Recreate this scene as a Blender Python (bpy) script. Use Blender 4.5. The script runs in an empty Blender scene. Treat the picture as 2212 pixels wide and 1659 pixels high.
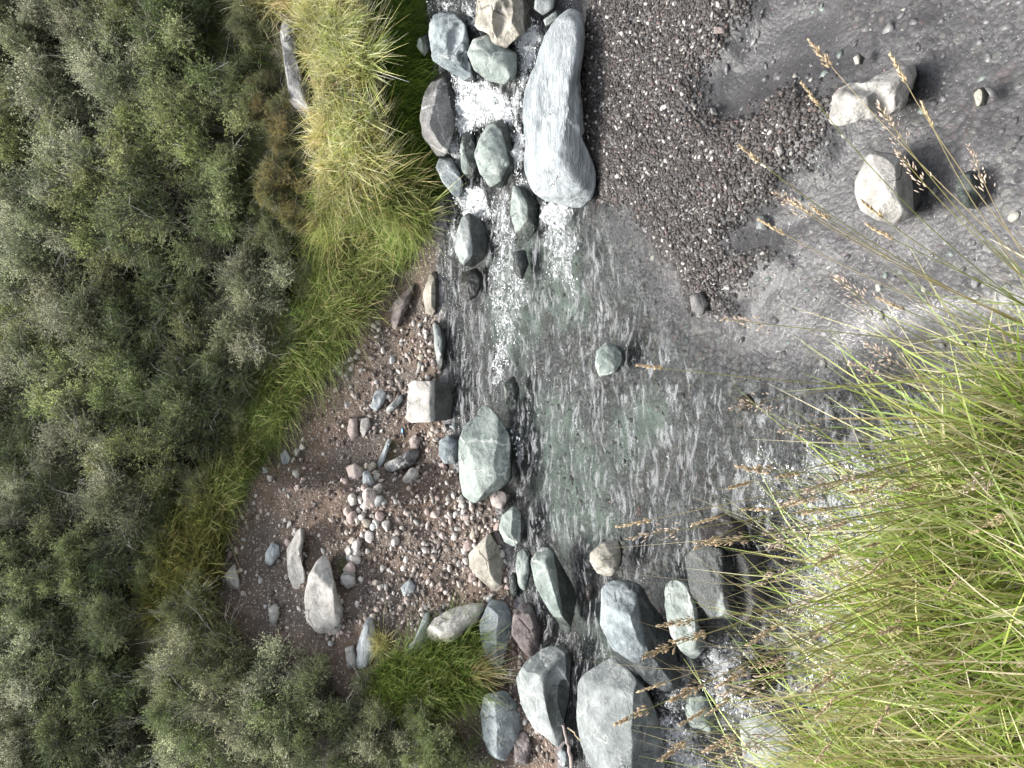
import bpy, math, random
import numpy as np
from mathutils import Matrix, Vector
random.seed(7); RNG = np.random.default_rng(7)
S = bpy.context.scene
COL = S.collection
# ------------------------------------------------------------------ camera, sky, sun, exposure
PITCH = math.radians(35.0); HC = 4.0; FOV = math.radians(67.0)
FP = 1106.0/math.tan(FOV/2)            # focal length in photo units (photo = 2212 x 1659 units)
CAM = np.array([0.0, 0.0, HC])
FW = np.array([0.0, math.cos(PITCH), -math.sin(PITCH)])
DN = np.array([0.0, -math.sin(PITCH), -math.cos(PITCH)])
RT = np.array([1.0, 0.0, 0.0])
cd = bpy.data.cameras.new('camera'); cam = bpy.data.objects.new('camera', cd); COL.objects.link(cam)
cd.sensor_fit = 'HORIZONTAL'; cd.angle = FOV; cd.clip_start = 0.05; cd.clip_end = 500
cam.matrix_world = Matrix(((DN[0], RT[0], -FW[0], 0), (DN[1], RT[1], -FW[1], 0), (DN[2], RT[2], -FW[2], HC), (0, 0, 0, 1)))
S.camera = cam
SUN_EL, SUN_AZ = math.radians(60), math.radians(-38)      # azimuth measured from +Y towards +X
w = bpy.data.worlds.new('World'); S.world = w; w.use_nodes = True
nt = w.node_tree; nt.nodes.clear()
sky = nt.nodes.new('ShaderNodeTexSky'); sky.sky_type = 'NISHITA'; sky.sun_disc = False
sky.sun_elevation = SUN_EL; sky.sun_rotation = SUN_AZ; sky.dust_density = 3.0; sky.air_density = 1.0
hs = nt.nodes.new('ShaderNodeHueSaturation'); hs.inputs['Saturation'].default_value = 0.32
bg = nt.nodes.new('ShaderNodeBackground'); bg.inputs['Strength'].default_value = 0.12
wo = nt.nodes.new('ShaderNodeOutputWorld')
nt.links.new(sky.outputs[0], hs.inputs['Color']); nt.links.new(hs.outputs[0], bg.inputs['Color']); nt.links.new(bg.outputs[0], wo.inputs[0])
sd = bpy.data.lights.new('sun', 'SUN'); sd.energy = 2.7; sd.angle = math.radians(22); sd.color = (1.0, 0.96, 0.9)
so = bpy.data.objects.new('sun', sd); COL.objects.link(so)
sdir = Vector((math.sin(SUN_AZ)*math.cos(SUN_EL), math.cos(SUN_AZ)*math.cos(SUN_EL), math.sin(SUN_EL)))
so.rotation_euler = sdir.to_track_quat('Z', 'Y').to_euler(); so.location = (0, 0, 30)
S.view_settings.view_transform = 'Standard'; S.view_settings.look = 'None'
S.view_settings.exposure = 1.55; S.view_settings.gamma = 1.0
try:
    S.cycles.max_bounces = 8; S.cycles.transparent_max_bounces = 16; S.cycles.diffuse_bounces = 3
    S.cycles.glossy_bounces = 3; S.cycles.caustics_reflective = False; S.cycles.caustics_refractive = False
except Exception: pass

# ------------------------------------------------------------------ helpers
def ss(a, b, x):
    t = np.clip((x-a)/(b-a), 0, 1); return t*t*(3-2*t)
def _h(ix, iy, iz, s):
    n = (ix*374761393 + iy*668265263 + iz*2147483647 + s*1274126177) & 0xffffffff
    n = ((n ^ (n >> 13))*1274126177) & 0xffffffff
    n = ((n ^ (n >> 16))*2246822519) & 0xffffffff
    return ((n ^ (n >> 15)) & 0xffff)/65535.0*2-1
def vn(p, seed=0):
    p = np.asarray(p, float); i = np.floor(p).astype(np.int64); f = p-i; f = f*f*f*(f*(f*6-15)+10)
    r = 0
    for a in (0, 1):
        for b in (0, 1):
            for c in (0, 1):
                wgt = (f[:, 0] if a else 1-f[:, 0])*(f[:, 1] if b else 1-f[:, 1])*(f[:, 2] if c else 1-f[:, 2])
                r = r + wgt*_h(i[:, 0]+a, i[:, 1]+b, i[:, 2]+c, seed)
    return r
def fbm(p, seed=0, octv=4, gain=0.5):
    p = np.asarray(p, float); r = 0; a = 1.0
    for o in range(octv):
        r = r + a*vn(p*(2.03**o)+o*17.3, seed+o); a *= gain
    return r
def n2(x, y, sc, seed=0, octv=3):
    sh = np.shape(x); q = np.stack([np.ravel(x)*sc, np.ravel(y)*sc, np.zeros(np.size(x))+seed*3.7], 1)
    return fbm(q, seed, octv).reshape(sh)
def ray(dx, dy):
    dx = np.asarray(dx, float); dy = np.asarray(dy, float)
    a = (dx-1106)/FP; b = (829.5-dy)/FP
    return FW + a[..., None]*DN + b[..., None]*RT
def proj(P):
    q = P-CAM; z = q@FW
    return 1106+FP*(q@DN)/z, 829.5-FP*(q@RT)/z, z
def hitz(dx, dy, z):
    r = ray(dx, dy); t = (np.asarray(z)-HC)/r[..., 2]; return CAM+r*t[..., None]
def sdf(poly, x, y):
    poly = np.asarray(poly, float); d = np.full(np.shape(x), 1e9); ins = np.zeros(np.shape(x), bool)
    n = len(poly)
    for i in range(n):
        ax, ay = poly[i]; bx, by = poly[(i+1) % n]; ex, ey = bx-ax, by-ay
        t = np.clip(((x-ax)*ex+(y-ay)*ey)/(ex*ex+ey*ey+1e-12), 0, 1)
        d = np.minimum(d, (x-ax-t*ex)**2+(y-ay-t*ey)**2)
        c = ((ay > y) != (by > y)) & (x < (bx-ax)*(y-ay)/(by-ay+1e-12)+ax); ins ^= c
    d = np.sqrt(d); return np.where(ins, -d, d)
# ------------------------------------------------------------------ lie of the land
def zw(x, y):
    up = 0.42*ss(1.3, 3.8, x)*ss(4.7, 5.6, y) + 0.25*ss(4, 8, x)
    s = (x+0.2)*-0.467+(y-2.9)*-0.885
    return up - 0.45*ss(0.0, 0.55, s)*ss(0.45, -0.3, x) - 0.1*ss(-2.2, -5, x)
def hitw(dx, dy, off=0.0):
    dx = np.asarray(dx, float); dy = np.asarray(dy, float); z = np.zeros(dx.shape)
    for k in range(10):
        P = hitz(dx, dy, z); z = 0.5*z+0.5*(zw(P[..., 0], P[..., 1])+off)
    return hitz(dx, dy, z)
def wpoly(pts, off=0.0):
    p = np.array(pts, float); P = hitw(p[:, 0], p[:, 1], off); return P[:, :2]
WL = np.array([(1230, 1700), (1225, 1600), (1205, 1500), (1170, 1400), (1130, 1300), (1112, 1200), (1090, 1090), (1000, 1020), (985, 960), (975, 900), (967, 800), (962, 700), (958, 600), (962, 500), (960, 440), (950, 400), (940, 300), (930, 200), (915, 100), (905, 0)], float)
WLP = hitw(WL[:, 0], WL[:, 1])
o_ = np.argsort(WLP[:, 0]); WLX, WLY = WLP[o_, 0], WLP[o_, 1]
def yw(x): return np.interp(x, WLX, WLY)
BANK = [(-60, 2.6), (-5, 1.95), (-3, 1.72), (-1.6, 1.58), (-0.7, 1.42), (-0.2, 1.18), (0.08, 0.85), (0.2, 0.4), (0.6, -0.2), (1.5, -0.8), (60, -2.5), (60, -60), (-60, -60)]
BAR = wpoly([(1262, -40), (1262, 60), (1250, 140), (1240, 230), (1262, 330), (1300, 400), (1300, 430), (1345, 450), (1400, 500), (1425, 560), (1470, 600), (1490, 660), (1560, 680), (1560, 640), (1640, 560), (1600, 480), (1660, 430), (1690, 380), (1790, 270), (1830, 215), (1790, 190), (1700, 190), (1640, 230), (1560, 260), (1520, 240), (1510, 130), (1580, 70), (1620, 10), (1640, -60)])
FILM2 = wpoly([(1545, 525), (1600, 470), (1660, 440), (1700, 470), (1640, 540), (1570, 560)])
FILM1 = wpoly([(1512, 60), (1600, 15), (1750, 20), (1830, 90), (1790, 170), (1700, 185), (1640, 225), (1560, 255), (1515, 235), (1505, 140)])
GREENS = [wpoly(q, -0.12) for q in ([(1060, 560), (1150, 520), (1160, 700), (1120, 800), (1070, 740)], [(1130, 900), (1230, 880), (1300, 1040), (1220, 1180), (1140, 1060)])] + [wpoly(q, -0.12) for q in ([(1180, 440), (1250, 440), (1250, 560), (1260, 690), (1200, 700), (1165, 640), (1170, 540)], [(1105, 850), (1200, 850), (1240, 1000), (1180, 1000), (1120, 950)], [(1240, 1300), (1300, 1330), (1310, 1430), (1260, 1450)], [(1215, 1080), (1260, 1050), (1330, 1150), (1280, 1190)], [(1380, 860), (1430, 870), (1400, 960), (1310, 1000), (1330, 900)])]
def height(x, y):
    wz = zw(x, y)
    n1 = n2(x, y, 1.3, 1); nf = n2(x, y, 6.0, 2)
    bed = wz - 0.11 - 0.05*ss(1.3, 0, x)*ss(2, 3, y) + 0.035*n1 + 0.012*nf
    bar = sdf(BAR, x, y); film = sdf(FILM2, x, y)
    bed = bed + ss(0.22, -0.18, bar + 0.07*nf)*(0.165-0.035*n1) - 0.055*ss(0.12, -0.1, film+0.03*nf)
    # shallow film of water on the near right of the bar
    e = y - yw(x) + 0.05*nf
    rf = ss(1.3, 2.0, x)
    left = np.where(e < 0.7, 0.33*e, 0.23+0.62*(e-0.7))
    left = left + np.where(e > 3.2, 0.12*(e-3.2), 0)
    right = np.where(e < 0.42, 1.5*e, 0.63+0.5*(e-0.42)) + np.where(e > 2.2, 0.28*(e-2.2), 0)
    far = wz*(1-ss(0, 4, e)) + left*(1-rf) + right*rf + (0.05*n1+0.012*nf)*ss(0, 0.5, e) + 0.1*n2(x, y, 0.5, 5)*ss(1.0, 3.0, e)
    far = np.where(e > 25, far-0.5*(e-25), far)
    h = np.where(e > 0, np.maximum(bed, far-0.02), bed + 0.1*ss(-0.25, 0, e))
    b = sdf(BANK, x, y)
    near = np.where(b < 0, 1.55+0.62*np.minimum(-b, 1.3)+0.15*np.clip(-b-1.3, 0, 4), 1.55-3.6*b) + 0.06*n1
    return np.maximum(h, near)
# lookup grid of the land for placing things on it
GX = np.arange(-9, 9.01, 0.04); GY = np.arange(-1, 24.01, 0.04)
GH = height(*np.meshgrid(GX, GY))
def hq(x, y):
    fx = np.clip((x-GX[0])/0.04, 0, len(GX)-1.001); fy = np.clip((y-GY[0])/0.04, 0, len(GY)-1.001)
    i = fx.astype(int); j = fy.astype(int); u = fx-i; v = fy-j
    return (GH[j, i]*(1-u)+GH[j, i+1]*u)*(1-v)+(GH[j+1, i]*(1-u)+GH[j+1, i+1]*u)*v
_dx = np.arange(-40, 2260, 8.0); _dy = np.arange(-40, 1704, 8.0)
def _tmap():
    A, B = np.meshgrid(_dx, _dy); r = ray(A, B).reshape(-1, 3)
    T = np.full(len(r), 40.0); act = np.arange(len(r)); t = 1.1; prev = np.full(len(r), 1.0)
    while t < 32 and len(act):
        P = CAM+r[act]*t; gap = P[:, 2]-hq(P[:, 0], P[:, 1])
        hit = gap <= 0
        k = act[hit]; g0 = prev[k]; T[k] = t/1.012+(t-t/1.012)*g0/(g0-gap[hit]+1e-9)
        prev[act] = gap; act = act[~hit]; t *= 1.012
    return T.reshape(A.shape)
TM = _tmap()
def hit(dx, dy):
    dx = np.asarray(dx, float); dy = np.asarray(dy, float)
    fx = np.clip((dx-_dx[0])/8, 0, len(_dx)-1.001); fy = np.clip((dy-_dy[0])/8, 0, len(_dy)-1.001)
    i = fx.astype(int); j = fy.astype(int); u = fx-i; v = fy-j
    t = (TM[j, i]*(1-u)+TM[j, i+1]*u)*(1-v)+(TM[j+1, i]*(1-u)+TM[j+1, i+1]*u)*v
    return CAM+ray(dx, dy)*t[..., None]
# ------------------------------------------------------------------ mesh / object / material helpers
def tag(o, label=None, cat=None, group=None, kind=None):
    for k, v in (('label', label), ('category', cat), ('group', group), ('kind', kind)):
        if v: o[k] = v
    return o
def mk(name, V, F, mat, parent=None, col=None, attrs=None, smooth=True, loc=None, matidx=None):
    V = np.asarray(V, np.float32); me = bpy.data.meshes.new(name)
    if loc is not None: V = V-np.asarray(loc, np.float32)
    if not isinstance(F, list): F = [F]
    F = [np.asarray(f, np.int32) for f in F if len(f)]
    me.vertices.add(len(V)); me.vertices.foreach_set('co', V.ravel())
    tot = np.concatenate([np.full(len(f), f.shape[1], np.int32) for f in F]); idx = np.concatenate([f.ravel() for f in F])
    me.loops.add(len(idx)); me.loops.foreach_set('vertex_index', idx)
    me.polygons.add(len(tot)); me.polygons.foreach_set('loop_start', np.concatenate([[0], np.cumsum(tot)[:-1]]).astype(np.int32))
    me.polygons.foreach_set('loop_total', tot)
    me.polygons.foreach_set('use_smooth', np.full(len(tot), smooth))
    if matidx is not None: me.polygons.foreach_set('material_index', np.asarray(matidx, np.int32))
    me.update(calc_edges=True)
    if col is not None:
        c = np.ones((len(V), 4), np.float32); c[:, :3] = col
        a = me.color_attributes.new('col', 'FLOAT_COLOR', 'POINT'); a.data.foreach_set('color', c.ravel())
    for k, v in (attrs or {}).items():
        a = me.attributes.new(k, 'FLOAT', 'POINT'); a.data.foreach_set('value', np.asarray(v, np.float32))
    for m in (mat if isinstance(mat, (list, tuple)) else [mat]): me.materials.append(m)
    o = bpy.data.objects.new(name, me); COL.objects.link(o)
    if loc is not None: o.location = [float(q) for q in loc]
    if parent is not None: o.parent = parent
    return o
class NT:
    def __init__(s, name):
        s.m = bpy.data.materials.new(name); s.m.use_nodes = True; s.t = s.m.node_tree; s.t.nodes.clear()
        s.out = s.n('ShaderNodeOutputMaterial')
    def n(s, typ, **kw):
        nd = s.t.nodes.new(typ)
        for k, v in kw.items(): setattr(nd, k, v)
        return nd
    def set(s, sock, v):
        if isinstance(v, bpy.types.NodeSocket): s.t.links.new(v, sock)
        elif isinstance(v, (tuple, list)) and sock.type == 'RGBA' and len(v) == 3: sock.default_value = (*v, 1)
        else: sock.default_value = v
    def noise(s, vec, scale, detail=4, rough=0.55, dist=0.0):
        nd = s.n('ShaderNodeTexNoise'); s.set(nd.inputs['Vector'], vec)
        nd.inputs['Scale'].default_value = scale; nd.inputs['Detail'].default_value = detail
        nd.inputs['Roughness'].default_value = rough; nd.inputs['Distortion'].default_value = dist
        return nd.outputs['Fac']
    def vor(s, vec, scale, feature='F1', out='Distance', rnd=1.0):
        nd = s.n('ShaderNodeTexVoronoi', feature=feature); s.set(nd.inputs['Vector'], vec); nd.inputs['Scale'].default_value = scale
        nd.inputs['Randomness'].default_value = rnd; return nd.outputs[out]
    def math(s, op, a, b=0.0, c=None, clamp=False):
        nd = s.n('ShaderNodeMath', operation=op, use_clamp=clamp); s.set(nd.inputs[0], a); s.set(nd.inputs[1], b)
        if c is not None: s.set(nd.inputs[2], c)
        return nd.outputs[0]
    def ramp(s, x, lo, hi, a=0.0, b=1.0):
        nd = s.n('ShaderNodeMapRange', interpolation_type='SMOOTHSTEP'); s.set(nd.inputs['Value'], x)
        for k, v in (('From Min', lo), ('From Max', hi), ('To Min', a), ('To Max', b)): s.set(nd.inputs[k], v)
        return nd.outputs['Result']
    def mix(s, f, a, b, mode='MIX'):
        nd = s.n('ShaderNodeMix', data_type='RGBA', blend_type=mode); s.set(nd.inputs['Factor'], f)
        s.set(nd.inputs[6], a); s.set(nd.inputs[7], b); return nd.outputs[2]
    def attr(s, name, out='Fac'):
        nd = s.n('ShaderNodeAttribute', attribute_name=name); return nd.outputs[out]
    def mapping(s, vec, scale=(1, 1, 1), rot=(0, 0, 0)):
        nd = s.n('ShaderNodeMapping'); s.set(nd.inputs['Vector'], vec); nd.inputs['Scale'].default_value = scale; nd.inputs['Rotation'].default_value = rot
        return nd.outputs[0]
    def bump(s, hgt, dist, strength=1.0, normal=None):
        nd = s.n('ShaderNodeBump'); s.set(nd.inputs['Height'], hgt); nd.inputs['Distance'].default_value = dist; s.set(nd.inputs['Strength'], strength)
        if normal is not None: s.set(nd.inputs['Normal'], normal)
        return nd.outputs[0]
    def principled(s, color, rough=0.8, normal=None, spec=0.3):
        nd = s.n('ShaderNodeBsdfPrincipled'); s.set(nd.inputs['Base Color'], color); s.set(nd.inputs['Roughness'], rough)
        s.set(nd.inputs['Specular IOR Level'], spec)
        if normal is not None: s.set(nd.inputs['Normal'], normal)
        return nd.outputs[0]
    def mixs(s, f, a, b):
        nd = s.n('ShaderNodeMixShader'); s.set(nd.inputs[0], f); s.set(nd.inputs[1], a); s.set(nd.inputs[2], b); return nd.outputs[0]
    def done(s, sh):
        s.t.links.new(sh, s.out.inputs['Surface']); return s.m
    def objvec(s, sc=1.0):
        tc = s.n('ShaderNodeTexCoord'); oi = s.n('ShaderNodeObjectInfo')
        ad = s.n('ShaderNodeVectorMath', operation='ADD'); s.t.links.new(tc.outputs['Object'], ad.inputs[0])
        cb = s.n('ShaderNodeCombineXYZ'); m = s.math('MULTIPLY', oi.outputs['Random'], 61.0)
        for k in range(3): s.t.links.new(m, cb.inputs[k])
        s.t.links.new(cb.outputs[0], ad.inputs[1]); return ad.outputs[0]
    def pos(s): return s.n('ShaderNodeNewGeometry').outputs['Position']

def rock_mat(name, c1, c2, vein=0.35, veincol=(0.6, 0.6, 0.57), strata=0.0, rough=0.75, speck=0.25, vscale=3.0, stretch=(1, 1, 1), rot=(0.3, 0.4, 0.2), relief=0.05):
    m = NT(name); v = m.mapping(m.objvec(), stretch, rot)
    big = m.noise(v, 2.4, 5, 0.6, 0.4); med = m.noise(v, 9, 6, 0.65, 0.3); fine = m.noise(v, 55, 5, 0.7)
    c = m.mix(m.ramp(big, 0.35, 0.66), c1, c2)
    c = m.mix(m.ramp(med, 0.48, 0.66, 0, 0.6), c, tuple(min(1, q*1.4) for q in c2))
    c = m.mix(m.ramp(med, 0.47, 0.3, 0, 0.75), c, tuple(q*0.55 for q in c1))
    wv = m.noise(v, 3.0, 4, 0.6); 
    dv = m.n('ShaderNodeVectorMath', operation='MULTIPLY_ADD'); m.set(dv.inputs[0], m.n('ShaderNodeCombineXYZ').outputs[0])
    cb = m.n('ShaderNodeCombineXYZ'); 
    for k in range(3): m.set(cb.inputs[k], m.math('MULTIPLY', wv, (0.5, 0.35, 0.6)[k]))
    ad = m.n('ShaderNodeVectorMath', operation='ADD'); m.set(ad.inputs[0], v); m.set(ad.inputs[1], cb.outputs[0])
    ed = m.vor(ad.outputs[0], vscale, 'DISTANCE_TO_EDGE')
    vm = m.math('MULTIPLY', m.ramp(ed, 0.045, 0.006), m.ramp(m.noise(v, 4.0, 3), 0.40, 0.55))
    c = m.mix(m.math('MULTIPLY', vm, vein), c, veincol)
    cr = m.vor(ad.outputs[0], vscale*0.55, 'DISTANCE_TO_EDGE')
    crack = m.math('MULTIPLY', m.ramp(cr, 0.016, 0.003), m.ramp(m.noise(v, 2.2, 3), 0.5, 0.6))
    c = m.mix(m.math('MULTIPLY', crack, 0.7), c, tuple(q*0.3 for q in c1))
    c = m.mix(m.math('MULTIPLY', m.ramp(fine, 0.55, 0.75), speck), c, (0.62, 0.61, 0.58))
    c = m.mix(m.math('MULTIPLY', m.ramp(fine, 0.45, 0.28), speck*1.3), c, tuple(q*0.4 for q in c1))
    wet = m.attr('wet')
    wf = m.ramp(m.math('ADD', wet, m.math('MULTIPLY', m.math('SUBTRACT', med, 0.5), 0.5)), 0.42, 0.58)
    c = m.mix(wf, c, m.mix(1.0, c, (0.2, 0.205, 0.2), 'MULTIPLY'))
    hgt = m.math('ADD', m.math('MULTIPLY', med, 1.0), m.math('MULTIPLY', fine, 0.22))
    hgt = m.math('SUBTRACT', hgt, m.math('MULTIPLY', crack, 0.4))
    if strata:
        sv = m.mapping(ad.outputs[0], (1, 1, 7)); st = m.noise(sv, 5, 5, 0.7)
        hgt = m.math('ADD', hgt, m.math('MULTIPLY', st, strata*2.2))
        c = m.mix(m.ramp(st, 0.5, 0.3, 0, 0.55*strata), c, tuple(q*0.45 for q in c1))
    nrm = m.bump(hgt, relief, 0.6)
    return m.done(m.principled(c, m.ramp(wf, 0, 1, rough, 0.25), nrm, 0.35))
M = {}
M['grey'] = rock_mat('grey_stone', (0.152, 0.172, 0.170), (0.248, 0.268, 0.262), 0.35)
M['blue'] = rock_mat('blue_grey_stone', (0.144, 0.172, 0.184), (0.264, 0.296, 0.304), 0.4, strata=0.25)
M['green'] = rock_mat('greenish_stone', (0.152, 0.184, 0.170), (0.272, 0.308, 0.284), 0.55, strata=0.15)
M['pale'] = rock_mat('pale_stone', (0.265, 0.295, 0.31), (0.385, 0.415, 0.425), 0.25, strata=0.7, stretch=(0.35, 1.8, 1.8), rot=(0, 0, .12))
M['tan'] = rock_mat('tan_stone', (0.224, 0.208, 0.172), (0.336, 0.316, 0.268), 0.25)
M['white'] = rock_mat('whitish_stone', (0.265, 0.255, 0.235), (0.37, 0.357, 0.333), 0.15)
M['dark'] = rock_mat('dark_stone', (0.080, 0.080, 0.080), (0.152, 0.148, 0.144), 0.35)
M['brown'] = rock_mat('brown_stone', (0.096, 0.080, 0.077), (0.168, 0.140, 0.136), 0.2)
M['pink'] = rock_mat('pinkish_stone', (0.232, 0.188, 0.172), (0.352, 0.300, 0.276), 0.15)
M['lichen'] = rock_mat('lichened_stone', (0.096, 0.096, 0.098), (0.200, 0.196, 0.192), 0.5, speck=0.55)

for k_, a_, b_ in (('white', (.36, .335, .305), (.50, .47, .44)), ('pink', (.27, .205, .185), (.42, .34, .31)), ('pale', (.30, .315, .315), (.44, .45, .45)), ('tan', (.27, .235, .185), (.41, .37, .31)), ('grey', (.19, .195, .195), (.29, .30, .295)), ('brown', (.15, .115, .10), (.24, .19, .17))):
    M['small_'+k_] = rock_mat('small_'+k_+'_stone', a_, b_, 0.1, vscale=.8, stretch=(.5, .5, .5), relief=0.005)
def col_mat(name, rough=0.8, trans=0.0, spec=0.3, vary=0.0, bump=0.0, bright=1.0):
    m = NT(name); c = m.attr('col', 'Color')
    if vary:
        oi = m.n('ShaderNodeObjectInfo'); hv = m.n('ShaderNodeHueSaturation')
        m.set(hv.inputs['Value'], m.math('MULTIPLY_ADD', oi.outputs['Random'], vary*2, 1-vary))
        m.set(hv.inputs['Hue'], m.math('MULTIPLY_ADD', oi.outputs['Random'], 0.03, 0.485)); m.set(hv.inputs['Color'], c); c = hv.outputs[0]
    nrm = None
    if bump: nrm = m.bump(m.noise(m.pos(), 90, 4, 0.7), bump, 0.8)
    sh = m.principled(c, rough, nrm, spec)
    if trans:
        tr = m.n('ShaderNodeBsdfTranslucent'); m.set(tr.inputs['Color'], c); sh = m.mixs(trans, sh, tr.outputs[0])
    return m.done(sh)
M['leaf'] = col_mat('shrub_leaf', 0.6, 0.35, 0.25, 0.22)
M['twig'] = col_mat('shrub_bark', 0.9, 0, 0.1)
M['grass'] = col_mat('grass_blade', 0.42, 0.45, 0.4)
M['pebble'] = col_mat('pebble_stone', 0.6, 0, 0.35, bump=0.004)
M['wetpebble'] = col_mat('wet_pebble_stone', 0.32, 0, 0.5, bump=0.003)
M['seed'] = col_mat('seed_husk', 0.8, 0.25, 0.2)

# ------------------------------------------------------------------ ground: one sheet out to the horizon
def axis(lo, hi, step, far, growth=1.18):
    a = list(np.arange(lo, hi, step)); s = step
    while a[-1] < far: s *= growth; a.append(a[-1]+s)
    s = step; b = []
    x = lo
    while x > -far: s *= growth; x -= s; b.append(x)
    return np.array(b[::-1]+a)
ax = axis(-4.6, 5.2, 0.03, 120); ay = axis(0.4, 10.4, 0.03, 120)
X, Y = np.meshgrid(ax, ay); Z = height(X, Y)
def gridfaces(nx, ny):
    i = np.arange(nx*ny).reshape(ny, nx); return np.stack([i[:-1, :-1].ravel(), i[:-1, 1:].ravel(), i[1:, 1:].ravel(), i[1:, :-1].ravel()], 1)
E = Y-yw(X); barm = sdf(BAR, X, Y)
UG = [(540, 0), (560, 100), (600, 200), (640, 300), (680, 400), (690, 500), (680, 600), (640, 700), (600, 800), (560, 900), (530, 1000), (450, 1100), (400, 1200), (370, 1300)]
LG = [(460, 1290), (480, 1200), (495, 1150), (510, 1100), (545, 1050), (570, 1000), (600, 950), (620, 900), (640, 870), (660, 840), (700, 800), (740, 760), (770, 700), (840, 620), (890, 560), (920, 500), (945, 440), (935, 380), (925, 300), (915, 200), (900, 100), (885, 0)]
PX, PY, PD = proj(np.stack([X, Y, Z], -1).reshape(-1, 3)); PX = np.clip(PX, -3000, 6000).reshape(X.shape); PY = np.clip(PY, -3000, 6000).reshape(X.shape)
lgx = np.interp(PY, [q[1] for q in LG][::-1], [q[0] for q in LG][::-1])
scree = ss(-14, 14, PX-lgx)*ss(0.0, 0.25, E)
grassy = np.maximum((1-ss(-14, 14, PX-lgx))*ss(0.05, 0.2, E), ss(0.1, -0.1, sdf(BANK, X, Y)))
greenm = np.zeros_like(X)
for gp in GREENS: greenm = np.maximum(greenm, ss(0.14, -0.06, sdf(gp, X, Y)+0.06*n2(X, Y, 6, 9)))
def ground_mat():
    m = NT('stream_ground'); p = m.pos(); flat = m.mapping(p, (1, 1, 0.6))
    scr, gra, grn, wetm = m.attr('scree'), m.attr('grassy'), m.attr('green'), m.attr('wetland')
    wv = m.noise(p, 5, 3); 
    # wet river bed pebbles
    d1 = m.vor(flat, 34, 'F1'); k1 = m.vor(flat, 34, 'F1', 'Color'); d2 = m.vor(flat, 80, 'F1'); k2 = m.vor(flat, 80, 'F1', 'Color'); d3 = m.vor(flat, 13, 'F1'); k3 = m.vor(flat, 13, 'F1', 'Color')
    sep = m.n('ShaderNodeSeparateColor'); m.set(sep.inputs[0], k1)
    sep3 = m.n('ShaderNodeSeparateColor'); m.set(sep3.inputs[0], k3)
    sep2 = m.n('ShaderNodeSeparateColor'); m.set(sep2.inputs[0], k2)
    bed = m.mix(m.ramp(sep.outputs[0], 0.1, 0.95), (0.11, 0.105, 0.11), (0.27, 0.262, 0.27))
    bed = m.mix(m.ramp(sep.outputs[1], 0.86, 0.9, 0, 0.6), bed, (0.24, 0.165, 0.15))
    bed = m.mix(m.ramp(sep.outputs[2], 0.9, 0.93, 0, 0.8), bed, (0.38, 0.37, 0.33))
    bed = m.mix(m.ramp(d1, 0.3, 0.65, 0, 0.55), bed, (0.045, 0.043, 0.042))
    sm = m.mix(m.ramp(sep2.outputs[0], 0.1, 0.95), (0.09, 0.088, 0.092), (0.24, 0.233, 0.24))
    bed = m.mix(m.ramp(m.noise(p, 3.5, 3), 0.42, 0.6), bed, sm)
    big = m.math('MULTIPLY', m.ramp(sep3.outputs[0], 0.72, 0.75), m.ramp(d3, 0.42, 0.3))
    bed = m.mix(m.math('MULTIPLY', big, 0.8), bed, m.mix(sep3.outputs[1], (0.13, 0.145, 0.14), (0.3, 0.3, 0.27)))
    bed = m.mix(m.math('MULTIPLY', grn, m.ramp(m.noise(p, 9, 5, 0.7), 0.3, 0.62, 0.25, 0.95)), bed, m.mix(m.noise(p, 14, 4), (0.14, 0.19, 0.165), (0.36, 0.42, 0.37)))
    bed = m.mix(m.math('MULTIPLY', wetm, .72), bed, m.mix(m.noise(p, 60, 4, .7), (.085, .082, .087), (.14, .136, .142)))
    bed = m.mix(m.math('MULTIPLY', m.attr('calm'), .85), bed, m.mix(1.0, bed, (.36, .36, .355), 'MULTIPLY')); bed = m.mix(m.math('MULTIPLY', m.attr('calm'), .28), bed, m.mix(m.noise(p, 45, 5, .7), (.055, .054, .055), (.105, .103, .105)))
    # scree soil
    sc = m.mix(m.ramp(m.noise(p, 1.6, 4), 0.38, 0.62), (0.135, 0.096, 0.072), (0.098, 0.083, 0.071))
    sc = m.mix(m.ramp(m.noise(p, 16, 6, 0.7), 0.45, 0.75, 0, .8), sc, (0.075, 0.056, 0.046))
    s5 = m.vor(p, 45, 'F1', 'Color'); sp5 = m.n('ShaderNodeSeparateColor'); m.set(sp5.inputs[0], s5); d5 = m.vor(p, 45, 'F1')
    peb = m.math('MULTIPLY', m.ramp(sp5.outputs[0], 0.55, 0.6), m.ramp(d5, 0.4, 0.3))
    sc = m.mix(peb, sc, m.mix(sp5.outputs[1], (0.20, 0.155, 0.135), (0.45, 0.40, 0.36)))
    c = m.mix(m.ramp(m.math('ADD', scr, m.math('MULTIPLY', m.math('SUBTRACT', wv, 0.5), 0.5)), 0.4, 0.65), bed, sc)
    gc = m.mix(m.noise(p, 12, 4), (0.025, 0.03, 0.012), (0.07, 0.065, 0.03))
    c = m.mix(gra, c, gc)
    hb = m.math('SUBTRACT', 1.0, d1); hgt = m.math('ADD', hb, m.math('MULTIPLY', m.math('SUBTRACT', 1.0, d2), 0.4))
    hgt = m.math('ADD', hgt, m.math('MULTIPLY', m.noise(p, 30, 5, 0.7), 0.8)); hgt = m.math('ADD', hgt, m.math('MULTIPLY', big, 1.0))
    return m.done(m.principled(c, m.ramp(scr, 0, 0.7, 0.4, 0.9), m.bump(hgt, 0.014, m.ramp(m.attr('calm'), 0, 1, .8, .3)), 0.35))
calmg = ss(0.4, -0.2, sdf(wpoly([(1440, 560), (1500, 690), (1620, 760), (1800, 780), (2300, 800), (2600, -400), (1200, -400), (1250, 300), (1340, 440)]), X, Y))
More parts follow.
